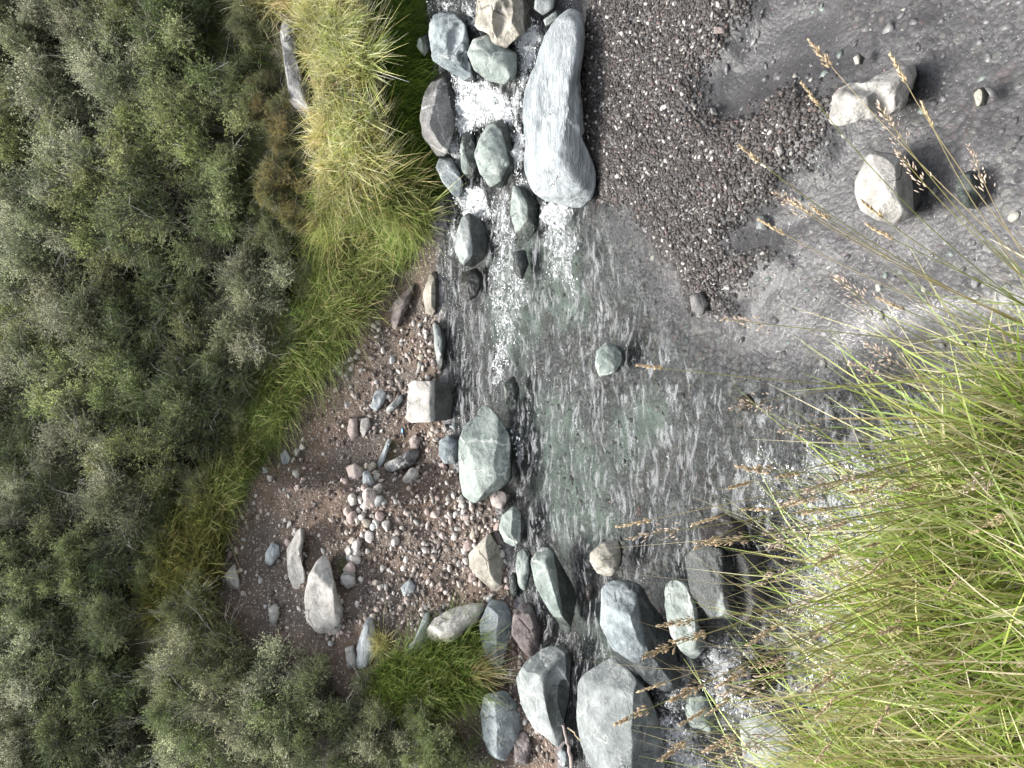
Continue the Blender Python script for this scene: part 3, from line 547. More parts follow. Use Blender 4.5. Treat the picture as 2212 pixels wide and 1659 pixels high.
# --- shallow water on the right
rock('white and green jagged rock in the shallows', [(1793, 260), (1800, 225), (1808, 196), (1841, 178), (1872, 180), (1900, 160), (1940, 141), (1970, 141), (1977, 165), (1960, 208), (1946, 238), (1900, 252), (1868, 256), (1838, 268), (1803, 268)], 'white', cuts=[((-.3, -.3, 1), .55), ((.6, -.3, .8), .5)], ncut=6, rough=.1, dents=[(1905, 222, 30, 30, 0, .4), (1850, 190, 24, 14, .3, .3)], wet=.02, **W)
rock('round white boulder behind the grass stalks in the shallows', [(1851, 393), (1875, 340), (1891, 330), (1931, 337), (1968, 350), (1988, 377), (1985, 427), (1968, 463), (1935, 480), (1891, 470), (1861, 450), (1851, 417)], 'white', cuts=[((-.1, 0.05, 1), .6), ((.1, -1, .0), .7)], ncut=2, rough=.02, wet=.07, **W)
rock('submerged dark green round rock right of the grass tips', [(2068, 380), (2100, 370), (2130, 390), (2135, 420), (2110, 450), (2080, 445), (2065, 410)], 'green', 'stone', sink=1.1, wet=.3, ncut=1, **W)
rock('pale submerged stone in the shallows', [(2102, 195), (2125, 188), (2137, 205), (2130, 228), (2110, 230)], 'tan', 'stone', sink=1.0, wet=.02, **W)
rock('flat round pebble under the shallow water', [(1843, 125), (1855, 115), (1868, 125), (1862, 140), (1848, 140)], 'tan', 'stone', sink=.9, wet=.02, **W)
rock('grey wet cobble alone in the still film of water', [(1635, 467), (1650, 464), (1662, 474), (1660, 497), (1634, 495)], 'grey', 'stone', wet=.03)
rock('white pebble on the dark gravel spit', [(1675, 319), (1688, 314), (1694, 330), (1682, 338)], 'white', 'stone')
rock('small reddish stone at the edge of the gravel bar', [(1542, 57), (1568, 58), (1566, 72), (1545, 72)], 'pink', 'stone')
rock('dark lone pebble in the still film of water', [(1534, 233), (1548, 232), (1552, 248), (1538, 252)], 'dark', 'stone')
rock('dark wet stone pair at the tail of the gravel bar', [(1490, 640), (1515, 630), (1532, 655), (1520, 680), (1495, 672)], 'dark', 'stone', wet=.04)
rock('submerged reddish stone in mid pool', [(1590, 860), (1618, 850), (1632, 870), (1618, 890), (1596, 885)], 'pink', 'stone', sink=1.0, wet=.3, **W)
rock('dark rock at the crest of the lower cascade', [(1510, 1130), (1560, 1110), (1610, 1130), (1615, 1170), (1560, 1180), (1520, 1170)], 'brown', 'stone', sink=.6, wet=.2, **W)

# loose countable stones strewn over the scree
SMESH = []
for i in range(9):
    rg = np.random.default_rng(900+i); V, F = ICO[3]; L = V*np.array([1, rg.uniform(.6, .9), rg.uniform(.5, .75)])
    for q in range(7):
        nv = rg.normal(size=3); nv /= np.linalg.norm(nv); s = L@nv; lim = rg.uniform(.6, .85)*s.max(); L = L-np.where(s > lim, (s-lim)*.9, 0)[:, None]*nv
    L = L*(1+.06*fbm(L*2.5+i*9, i, 3))[:, None]; SMESH.append((L, F))
protos = {}
def inpoly(poly, n, rg):
    p = np.array(poly, float); lo, hi = p.min(0), p.max(0); out = np.zeros((0, 2))
    while len(out) < n:
        q = rg.uniform(lo, hi, (n*2, 2)); out = np.concatenate([out, q[sdf(p, q[:, 0], q[:, 1]) < 0]])
    return out[:n]
SCREE = [(500, 1150), (560, 1060), (640, 920), (720, 790), (790, 720), (870, 640), (930, 660), (945, 800), (880, 900), (950, 1010), (1060, 1110), (1010, 1290), (900, 1330), (830, 1350), (740, 1380), (620, 1380), (520, 1290), (480, 1250)]
zones = [([(480, 1250), (500, 1150), (560, 1060), (640, 930), (700, 980), (690, 1150), (650, 1330), (560, 1320)], 48, (4, 12), 'small pale stone on the bare brown upper scree', 'small stones on the upper scree'),
         ([(740, 1000), (820, 990), (850, 1080), (830, 1200), (760, 1230), (740, 1120)], 62, (5, 18), 'pinkish stone in the line of stones down the scree middle', 'stones in the scree middle'),
         ([(830, 900), (940, 930), (980, 1030), (1060, 1110), (1010, 1290), (900, 1320), (820, 1220), (850, 1080)], 55, (4.5, 12), 'small mixed stone on the dark lower gravel of the far bank', 'small stones on the lower gravel'),
         ([(940, 1020), (1000, 1080), (1080, 1110), (1110, 1290), (1150, 1400), (1110, 1450), (1060, 1300), (1000, 1290), (1010, 1180)], 28, (5, 13), 'small stone among the boulders at the left edge of the pool', 'small stones at the pool edge'),
         ([(700, 820), (790, 720), (870, 650), (930, 690), (940, 800), (860, 840), (800, 960), (720, 920)], 32, (4, 10), 'small grey stone on the scree under the grass edge', 'small stones under the grass edge'),
         ([(680, 1290), (760, 1230), (850, 1220), (870, 1300), (780, 1380), (700, 1400)], 24, (5, 14), 'whitish stone near the left bush at the scree side', 'stones beside the left bush')]
rg = np.random.default_rng(77)
for poly, n, (r0, r1), lab, grp in zones:
    for (a, b) in inpoly(poly, n, rg):
        r = r0+(r1-r0)*rg.random()**1.3; P = hit(a, b); R = r*float((P-CAM)@FW)/FP
        mt = rg.choice(['white', 'pink', 'pale', 'tan', 'grey', 'brown'], p=[.4, .33, .03, .17, .02, .05]); k = int(rg.integers(9))
        key = (k, mt)
        if key not in protos:
            L, F = SMESH[k]; o = mk('stone', L, F, M['small_'+mt], attrs={'wet': np.zeros(len(L))}); protos[key] = o
        else: o = protos[key].copy(); COL.objects.link(o)
        o.location = (P[0], P[1], P[2]+R*.3); o.scale = (R*rg.uniform(.9, 1.3),)*3; o.rotation_euler = (rg.uniform(-.4, .4)+.3, rg.uniform(-.4, .4), rg.uniform(0, 6.28))
        tag(o, lab, 'stone', grp)

# froth: heaped bubbles and drops riding on the white water
def froth():
    rg = np.random.default_rng(88); fl = foam.ravel(); cel = np.outer(np.gradient(wy), np.gradient(wx)).ravel(); pr = np.where(fl > .3, fl**2*cel, 0); pr /= pr.sum()
    k = rg.choice(len(fl), 12000, p=pr); jx, jy = rg.normal(0, .02, (2, 12000)); x, y = WX.ravel()[k]+jx, WY.ravel()[k]+jy
    brk = n2(x, y, 9, 91, 3)+.5*n2(x*.5, y, 22, 92, 2); kp = brk > .05; x, y, k = x[kp], y[kp], k[kp]; N = len(x)
    z = (W0+wave).ravel()[k]+rg.exponential(.012, N)*fl[k]; r = .0025+.0075*rg.random(N)**3
    V, F = ICO[1]; Q = V[None]*np.stack([r*rg.uniform(1, 2, N), r*rg.uniform(.7, 1.2, N), r*rg.uniform(.5, .9, N)], 1)[:, None]*(1+rg.uniform(-.3, .3, (N, 12, 1)))+np.stack([x, y, z], 1)[:, None]
    m = NT('froth'); o = mk('froth', Q.reshape(-1, 3), (F[None]+(np.arange(N)*12)[:, None, None]).reshape(-1, 3), m.done(m.principled((.74, .765, .775), .5, None, .4)))
    tag(o, 'white broken froth tumbling through the rapids and cascade', 'foam', kind='stuff')
froth()
# uncountable gravel
def gravel(name, P, r, col, mat, label, sub=1, seed=0, flat=0.6, lift=.25):
    rg = np.random.default_rng(seed); N = len(P); V, F = ICO[sub]; nv = len(V)
    a = rg.uniform(0, 6.28, N); ca, sa = np.cos(a), np.sin(a)
    sx, sy, sz = r*rg.uniform(.9, 1.4, N), r*rg.uniform(.65, 1.0, N), r*rg.uniform(.4, .8, N)*flat/.6
    T = V[None]*(1+rg.uniform(-.22, .22, (N, nv, 1))); T = T*np.stack([sx, sy, sz], 1)[:, None]
    tl = rg.uniform(-.5, .5, (N, 2)); z = T[..., 2]+T[..., 0]*tl[:, :1]+T[..., 1]*tl[:, 1:]
    x = T[..., 0]*ca[:, None]-T[..., 1]*sa[:, None]; y = T[..., 0]*sa[:, None]+T[..., 1]*ca[:, None]
    Q = np.stack([x, y, z], -1)+P[:, None]; Q[..., 2] += (sz*lift)[:, None]
    Fa = (F[None]+(np.arange(N)*nv)[:, None, None]).reshape(-1, 3)
    o = mk(name, Q.reshape(-1, 3), Fa, mat, col=np.repeat(col, nv, 0), smooth=True); tag(o, label, 'gravel', kind='stuff'); return o
def pal(N, cols, ps, rg, jit=.25):
    k = rg.choice(len(cols), N, p=np.array(ps)/sum(ps)); c = np.array(cols)[k]; return c*rg.uniform(1-jit, 1+jit, (N, 1))
rg = np.random.default_rng(5)
NP = 26000
bx0, bx1, by0, by1 = BAR[:, 0].min(), BAR[:, 0].max(), BAR[:, 1].min(), BAR[:, 1].max()
q = rg.uniform((bx0-.2, by0-.2), (min(bx1, 5)+.1, by1+.2), (NP*3, 2)); dd = sdf(BAR, q[:, 0], q[:, 1]); fl = sdf(FILM2, q[:, 0], q[:, 1])
keep = (dd+.06*n2(q[:, 0], q[:, 1], 6, 2) < rg.normal(0, .03, len(q))) & ((fl > -.02) | (rg.random(len(q)) < .1)); q = q[keep][:NP]
z = hq(q[:, 0], q[:, 1]); r = .0065+.014*rg.random(len(q))**3.2
gravel('bar_gravel', np.column_stack([q, z]), r, pal(len(q), [(.036, .03, .028), (.062, .055, .052), (.12, .114, .11), (.38, .36, .33), (.11, .08, .074)], [42, 34, 15, 5, 4], rg), M['pebble'], 'dark wet pebbles of the gravel bar beside the stream', 1, 3)
N2 = 5500                              # pebbles on the bed under the clear water
q = rg.uniform((-2.5, 1.5), (4.2, 6.8), (N2*2, 2)); dd = sdf(BAR, q[:, 0], q[:, 1]); q = q[(dd > 0) & (q[:, 1] < yw(q[:, 0]))][:N2]
r = .007+.03*rg.random(len(q))**5
gravel('bed_gravel', np.column_stack([q, hq(q[:, 0], q[:, 1])]), r, pal(len(q), [(.10, .098, .1), (.16, .158, .16), (.24, .235, .23), (.36, .35, .31), (.22, .15, .14), (.17, .2, .18)], [30, 30, 20, 6, 4, 8], rg), M['wetpebble'], 'grey pebbles on the bed of the clear shallow stream', 1, 4, .4, -.35)
N3 = 9000
d = inpoly([(480, 1250), (500, 1150), (560, 1060), (640, 920), (720, 790), (790, 720), (870, 640), (930, 660), (955, 800), (960, 900), (980, 1010), (1080, 1110), (1110, 1290), (1140, 1400), (1180, 1500), (1200, 1650), (1100, 1640), (1090, 1450), (950, 1380), (830, 1350), (740, 1380), (620, 1380), (520, 1290)], N3, rg); low = np.clip((d[:, 0]-560)/350, .25, 1); d = d[rg.random(len(d)) < low]
P = hit(d[:, 0], d[:, 1]); r = .005+.034*rg.random(len(d))**4.5
gravel('scree_gravel', P, r, pal(len(d), [(.10, .078, .065), (.18, .155, .14), (.30, .25, .22), (.44, .385, .35), (.55, .52, .48), (.3, .29, .275)], [30, 28, 19, 9, 5, 8], rg), M['pebble'], 'loose pinkish and grey chips strewn over the scree slope', 1, 6, .7)

# ------------------------------------------------------------------ grass
def blades(P, L, Wd, lean, droop, col0, col1, rg, seg=4):
    """curved tapering blades: P bases, lean = horizontal tip vector, droop = bend"""
    N = len(P); t = np.linspace(0, 1, seg+1)
    up = np.sqrt(np.clip(1-(np.hypot(lean[:, 0], lean[:, 1])*.8)**2, .1, 1))
    d0 = np.column_stack([lean*.35, up]); d0 /= np.linalg.norm(d0, axis=1)[:, None]
    bend = np.column_stack([lean, -droop])
    C = P[:, None]+L[:, None, None]*(d0[:, None]*t[None, :, None]+bend[:, None]*(t**2)[None, :, None]*.6)
    a = rg.uniform(0, np.pi, N); sd_ = np.column_stack([np.cos(a), np.sin(a), np.zeros(N)])
    wd = Wd[:, None]*np.array([.8, 1, .9, .65, .08])[None, :] if seg == 4 else Wd[:, None]*np.linspace(1, .08, seg+1)[None]**.7
    A = C-sd_[:, None]*wd[..., None]/2; B = C+sd_[:, None]*wd[..., None]/2
    V = np.stack([A, B], 2).reshape(-1, 3); nv = 2*(seg+1)
    f = np.array([[2*i, 2*i+1, 2*i+3, 2*i+2] for i in range(seg)]); F = (f[None]+(np.arange(N)*nv)[:, None, None]).reshape(-1, 4)
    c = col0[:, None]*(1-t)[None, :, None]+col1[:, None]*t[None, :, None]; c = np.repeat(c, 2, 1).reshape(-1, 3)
    return V, F, c, C
def grass_field(name, poly, n, L, Wd, base, tip, label, lean=(0, -.3), spread=.5, droop=(.1, .6), seed=0, pts=None, seg=4, cat='grass', normal_off=0, clump=0):
    rg = np.random.default_rng(seed)
    if pts is None:
        if clump:
            c = inpoly(poly, clump, rg); ci = rg.integers(clump, size=n); d = c[ci]+rg.normal(0, 8, (n, 2)); kp = sdf(np.array(poly, float), d[:, 0], d[:, 1]) < 12; d = d[kp]
            ctint = (rg.uniform(.55, 1.4, (clump, 1))*(1+rg.uniform(-.16, .22, (clump, 1))*np.array([1, 0, .6])))[ci[kp]]; cl = rg.uniform(.6, 1.25, clump)[ci[kp]]; cln = rg.normal(0, .3, (clump, 2))[ci[kp]]
        else: d = inpoly(poly, n, rg)
        P = hit(d[:, 0], d[:, 1])
    else: P = pts
    N = len(P); P = P-np.array([0, 0, .02]); ln = np.array(lean)+rg.normal(0, spread, (N, 2)); tint = 1.0; ll = 1.0
    if pts is None and clump: tint = ctint; ll = cl; ln = ln+cln
    nz = n2(P[:, 0], P[:, 1], 3.0, seed)[:, None]*.3
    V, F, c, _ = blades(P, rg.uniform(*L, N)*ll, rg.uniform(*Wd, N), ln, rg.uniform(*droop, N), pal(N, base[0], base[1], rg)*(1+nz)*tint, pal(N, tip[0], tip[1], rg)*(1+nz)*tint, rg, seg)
    o = mk(name, V, F, M['grass'], col=np.clip(c, .004, .9)); tag(o, label, cat, kind='stuff'); return o
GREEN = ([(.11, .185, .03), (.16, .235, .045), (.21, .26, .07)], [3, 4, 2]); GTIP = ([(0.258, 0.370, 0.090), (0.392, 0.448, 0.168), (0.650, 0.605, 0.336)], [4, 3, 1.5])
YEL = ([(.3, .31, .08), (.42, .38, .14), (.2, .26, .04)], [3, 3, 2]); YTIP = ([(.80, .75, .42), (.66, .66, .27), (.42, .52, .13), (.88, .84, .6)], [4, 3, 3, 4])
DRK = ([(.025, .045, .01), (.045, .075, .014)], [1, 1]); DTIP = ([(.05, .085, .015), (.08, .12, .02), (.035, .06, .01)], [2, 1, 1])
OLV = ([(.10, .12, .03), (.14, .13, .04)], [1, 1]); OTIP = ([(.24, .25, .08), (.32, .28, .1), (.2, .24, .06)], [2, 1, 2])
grass_field('tussock_grass', [(535, 0), (560, 25), (660, 30), (672, 120), (712, 210), (705, 280), (700, 330), (720, 440), (800, 430), (835, 380), (815, 200), (800, 0)], 16000, (.22, .46), (.004, .008), YEL, YTIP, 'yellow-green tussock grass drooping over the far stream bank', (-.1, -.4), .45, (.2, .9), 11, clump=170)
grass_field('bank_grass', [(690, 400), (720, 380), (900, 360), (950, 420), (915, 510), (880, 570), (830, 630), (760, 710), (700, 760), (680, 640)], 14000, (.2, .42), (.004, .007), ([*GREEN[0], (.2, .19, .06)], [3, 4, 2, 2]), ([*GTIP[0], (.5, .44, .22)], [4, 4, 2, 2]), 'green and straw grass on the bank above the scree', (-.1, -.4), .4, (.2, .8), 12, clump=300)
grass_field('edge_grass', [(690, 560), (770, 690), (730, 770), (690, 810), (650, 850), (620, 900), (600, 950), (560, 1010), (520, 1090), (440, 1130), (460, 1010), (530, 900), (580, 800), (640, 690)], 17000, (.2, .45), (.004, .0075), GREEN, GTIP, 'bright green grass along the top edge of the scree', (-.15, -.35), .45, (.2, .8), 13, clump=320)
grass_field('dull_grass', [(360, 1100), (450, 1080), (510, 1100), (490, 1160), (465, 1300), (430, 1350), (330, 1330)], 9000, (.25, .5), (.004, .008), OLV, OTIP, 'dull olive and straw grass between the scrub and the scree top', (.1, -.35), .5, (.2, .8), 14, clump=150)
grass_field('clump_grass', [(840, 1420), (900, 1400), (980, 1350), (1030, 1345), (1050, 1400), (1060, 1480), (1040, 1500), (900, 1540), (800, 1500)], 9000, (.18, .36), (.004, .007), ([(.05, .08, .015), (.09, .13, .02)], [1, 1]), ([(.14, .22, .04), (.2, .27, .06), (.4, .36, .15)], [4, 3, 1]), 'dense green grass clump beside the grey boulders', (.1, -.4), .5, (.2, .8), 15)
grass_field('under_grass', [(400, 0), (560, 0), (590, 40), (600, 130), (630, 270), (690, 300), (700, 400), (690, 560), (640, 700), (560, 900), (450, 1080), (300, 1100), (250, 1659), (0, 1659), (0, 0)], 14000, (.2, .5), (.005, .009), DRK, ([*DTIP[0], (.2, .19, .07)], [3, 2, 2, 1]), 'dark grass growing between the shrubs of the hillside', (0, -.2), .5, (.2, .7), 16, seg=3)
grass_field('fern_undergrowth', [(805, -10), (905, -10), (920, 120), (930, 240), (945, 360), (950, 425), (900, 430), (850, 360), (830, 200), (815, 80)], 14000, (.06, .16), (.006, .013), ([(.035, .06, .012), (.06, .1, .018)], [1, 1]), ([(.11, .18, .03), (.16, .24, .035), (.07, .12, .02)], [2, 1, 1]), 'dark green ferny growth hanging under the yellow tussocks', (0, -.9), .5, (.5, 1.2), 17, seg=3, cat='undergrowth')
grass_field('moss_tufts', [(820, 990), (850, 945), (858, 975), (835, 1030)], 500, (.03, .08), (.004, .006), OLV, OTIP, 'mossy tuft around the lichened slab on the scree', (0, -.3), .5, (.2, .6), 18, seg=3, cat='moss')
grass_field('moss_tufts', [(728, 1210), (745, 1205), (760, 1230), (738, 1240)], 350, (.03, .08), (.004, .006), DRK, GTIP, 'green mossy tuft above the round white stone', (0, -.3), .5, (.2, .6), 19, seg=3, cat='moss')
grass_field('straw_tuft', [(815, 1375), (840, 1370), (850, 1400), (820, 1405)], 500, (.15, .28), (.003, .006), YEL, ([(.6, .54, .33), (.5, .46, .22)], [1, 1]), 'straw coloured tuft at the base of the leaning slab', (.2, -.3), .4, (.2, .7), 20)
grass_field('dry_grass', [(1020, 1440), (1040, 1435), (1050, 1460), (1030, 1470)], 260, (.2, .42), (.003, .005), ([(.3, .22, .1)], [1]), ([(.55, .45, .26), (.5, .36, .18)], [1, 1]), 'dry straw hanging from the green clump over the boulder', (.3, -.7), .3, (.6, 1.2), 21)

# near bank: the tall grass at the photographer's feet
def nearpts(n, rg, depth=1.1, x0=-2.7, x1=.35, out=.12):
    P = np.zeros((0, 3))
    while len(P) < n:
        q = rg.uniform((x0, .2), (x1, 2.0), (n*4, 2)); d = sdf(BANK, q[:, 0], q[:, 1]); q = q[(d < out) & (d > -depth)]
        P = np.concatenate([P, np.column_stack([q, height(q[:, 0], q[:, 1])])])
    return P[:n]
rg = np.random.default_rng(31)
NG = ([(.10, .18, .02), (.18, .28, .035), (.28, .34, .07), (.4, .33, .15), (.16, .1, .05)], [4, 5, 3, 1.6, .5]); NT_ = ([(.26, .4, .06), (.46, .54, .15), (.68, .63, .32), (.82, .74, .52), (.35, .24, .13)], [4, 5, 2.6, 1.8, .4])
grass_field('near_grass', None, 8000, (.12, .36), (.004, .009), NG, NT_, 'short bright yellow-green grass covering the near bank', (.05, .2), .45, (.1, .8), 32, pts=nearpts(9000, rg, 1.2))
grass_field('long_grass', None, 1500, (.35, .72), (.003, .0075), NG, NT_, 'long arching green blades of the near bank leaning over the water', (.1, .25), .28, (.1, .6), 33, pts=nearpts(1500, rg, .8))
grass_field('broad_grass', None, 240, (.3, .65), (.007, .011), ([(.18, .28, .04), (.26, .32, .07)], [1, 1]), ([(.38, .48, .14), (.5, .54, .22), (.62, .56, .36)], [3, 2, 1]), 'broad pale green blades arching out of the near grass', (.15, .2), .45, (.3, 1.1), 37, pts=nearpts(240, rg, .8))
grass_field('thatch', None, 900, (.1, .3), (.003, .007), ([(.34, .27, .12), (.22, .19, .07)], [1, 1]), ([(.62, .54, .34), (.5, .42, .22), (.36, .27, .14)], [3, 2, 1]), 'flattened dead straw matted among the near grass', (0, .05), .8, (.6, 1.6), 41, pts=nearpts(900, rg, 1.1)+np.array([0, 0, .1]))
_p = nearpts(420, rg, .8, x0=-2.7, x1=-.7)
grass_field('dry_stems', None, 420, (.4, .85), (.002, .004), ([(.32, .25, .11), (.24, .2, .07)], [1, 1]), ([(.6, .48, .27), (.45, .34, .17), (.7, .6, .4)], [2, 1, 1]), 'dry straw and brown stems among the grass at the left of the near bank', (.06, .2), .22, (.0, .35), 39, pts=_p)
grass_field('thin_grass', None, 800, (.45, .95), (.0015, .003), ([(.3, .3, .1), (.4, .36, .18), (.2, .24, .05)], [1, 1, 1]), ([(.62, .54, .34), (.5, .46, .24), (.42, .34, .2)], [2, 1, 1]), 'thin straw stems standing among the near grass', (.08, .15), .2, (.0, .25), 34, pts=nearpts(800, rg, .8))

def tube(C, r):
    C = np.asarray(C); n = len(C); r = np.asarray(r); t = np.gradient(C, axis=0); t /= np.linalg.norm(t, axis=1)[:, None]+1e-9
    a = np.cross(t, [0.3, 0.8, 0.5]); a /= np.linalg.norm(a, axis=1)[:, None]; b = np.cross(t, a); k = 5
    an = np.arange(k)/k*2*np.pi; V = C[:, None]+(a[:, None]*np.cos(an)[None, :, None]+b[:, None]*np.sin(an)[None, :, None])*r[:, None, None]
    i = np.arange(n-1)[:, None]; j = np.arange(k)[None]; F = np.stack([i*k+j, i*k+(j+1) % k, (i+1)*k+(j+1) % k, (i+1)*k+j], -1).reshape(-1, 4)
    return V.reshape(-1, 3), F
def join(parts):
    Vs, Fs, Cs, o = [], {}, [], 0
    for V, F, c in parts:
        Vs.append(V); Fs.setdefault(np.shape(F)[1], []).append(np.asarray(F)+o); Cs.append(np.broadcast_to(c, (len(V), 3))); o += len(V)
    return np.concatenate(Vs), [np.concatenate(f) for f in Fs.values()], np.concatenate(Cs)
def seedhead(C, T, kind, rg):
    """plume of husks along the top of a stalk; C tip, T axis"""
    T = T/np.linalg.norm(T); parts = []; V, F = ICO[1]
    n = {'plume': 60, 'spike': 46, 'loose': 42}[kind]; ln = {'plume': .085, 'spike': .07, 'loose': .12}[kind]; sp = {'plume': .010, 'spike': .0035, 'loose': .022}[kind]
    hue = np.array({'plume': (.50, .39, .26), 'spike': (.54, .43, .28), 'loose': (.55, .45, .37)}[kind])
    for i in range(n):
        u = rg.random(); side = rg.normal(size=3); side -= T*(side@T); side /= np.linalg.norm(side)+1e-9
        off = side*sp*(1.15-u)*rg.uniform(.3, 1.2); ax_ = T+side*.45; ax_ /= np.linalg.norm(ax_)
        a = np.cross(ax_, [.2, .5, .8]); a /= np.linalg.norm(a); b = np.cross(ax_, a); l, w_ = rg.uniform(.0045, .008), rg.uniform(.0011, .002)
        P = C-T*ln*(1-u)+off; parts.append((P+V[:, :1]*a*w_+V[:, 1:2]*b*w_+V[:, 2:]*ax_*l, F, hue*rg.uniform(.6, 1.5)))
    return join(parts)
kinds = {'plume': 'tall stalk with a brown feathery seed plume on the near bank', 'spike': 'tall stalk with a narrow tan seed spike on the near bank', 'loose': 'tall stalk with loose pinkish seed clusters on the near bank'}
rg = np.random.default_rng(44)
# tips of the stalks that stand out, then more among them; each rooted on the near bank
tips = [(1755, 95, 'plume'), (1740, 190, 'spike'), (1605, 320, 'spike'), (1930, 130, 'spike'), (1995, 230, 'spike'), (1900, 230, 'loose'), (1680, 420, 'loose'), (1940, 330, 'loose'), (2095, 320, 'loose'), (1385, 790, 'spike'), (1570, 690, 'loose'), (1650, 480, 'spike'),
        (1350, 1135, 'spike'), (1365, 1160, 'loose'), (1430, 1350, 'plume'), (1400, 1415, 'plume'), (1340, 1560, 'plume'), (1390, 1490, 'spike'), (1430, 1640, 'plume'), (1460, 1385, 'plume'), (1600, 1010, 'plume'), (1640, 1260, 'loose'), (1660, 1180, 'loose'), (1700, 1320, 'loose'), (1510, 1180, 'spike'), (1480, 1560, 'spike'), (1560, 1500, 'loose'), (1530, 1620, 'plume'), (1630, 1440, 'plume'), (1620, 1390, 'spike'), (1740, 1060, 'loose'), (1690, 930, 'loose'), (1590, 880, 'loose'), (1610, 1100, 'spike'), (1820, 1030, 'loose'), (1950, 1060, 'plume'), (2080, 1060, 'loose'), (2100, 1150, 'plume'), (2040, 1290, 'spike'), (1900, 1370, 'plume')]
for k in range(30): tips.append((rg.uniform(1450, 1900), rg.uniform(950, 1650), rg.choice(['plume', 'spike', 'loose'])))
for k in range(8): tips.append((rg.uniform(1700, 1950), rg.uniform(420, 800), rg.choice(['spike', 'loose'])))
for (a, b, kd) in tips:
    dist = rg.uniform(1.45, 1.9); tip = CAM+ray(a, b)*dist
    bx_ = np.clip(tip[0]*.75-.12*(tip[0] > 0)+rg.uniform(-.12, .12), -2.6, .12); by_ = np.clip(.8-.25*bx_+rg.uniform(-.1, .25), .4, 1.5)
    by_ = min(by_, tip[1]-.03); B = np.array([bx_, by_, float(height(np.array([bx_]), np.array([by_]))[0])-.02])
    t = np.linspace(0, 1, 10)[:, None]; ctrl = B*.4+tip*.6+np.array([0, 0, .10])-(tip-B)*np.array([.18, .18, 0])
    Cv = (1-t)**2*B+2*t*(1-t)*ctrl+t**2*tip
    root = bpy.data.objects.new('grass_stalk', None); COL.objects.link(root); root.location = B
    tag(root, kinds[kd], 'grass stalk', 'seeding grass stalks on the near bank')
    V, F = tube(Cv, np.linspace(.0016, .0007, 10)); stc = np.array([(.38, .36, .13), (.5, .43, .25), (.26, .3, .08)][rg.integers(3)])
    mk('stem', V-B, F, M['grass'], root, col=np.broadcast_to(stc, (len(V), 3)))
    V, F, c = seedhead(tip+(tip-Cv[-2])*.15, tip-Cv[-2], kd, rg); mk('seed_head', V-B, F, M['seed'], root, col=c)

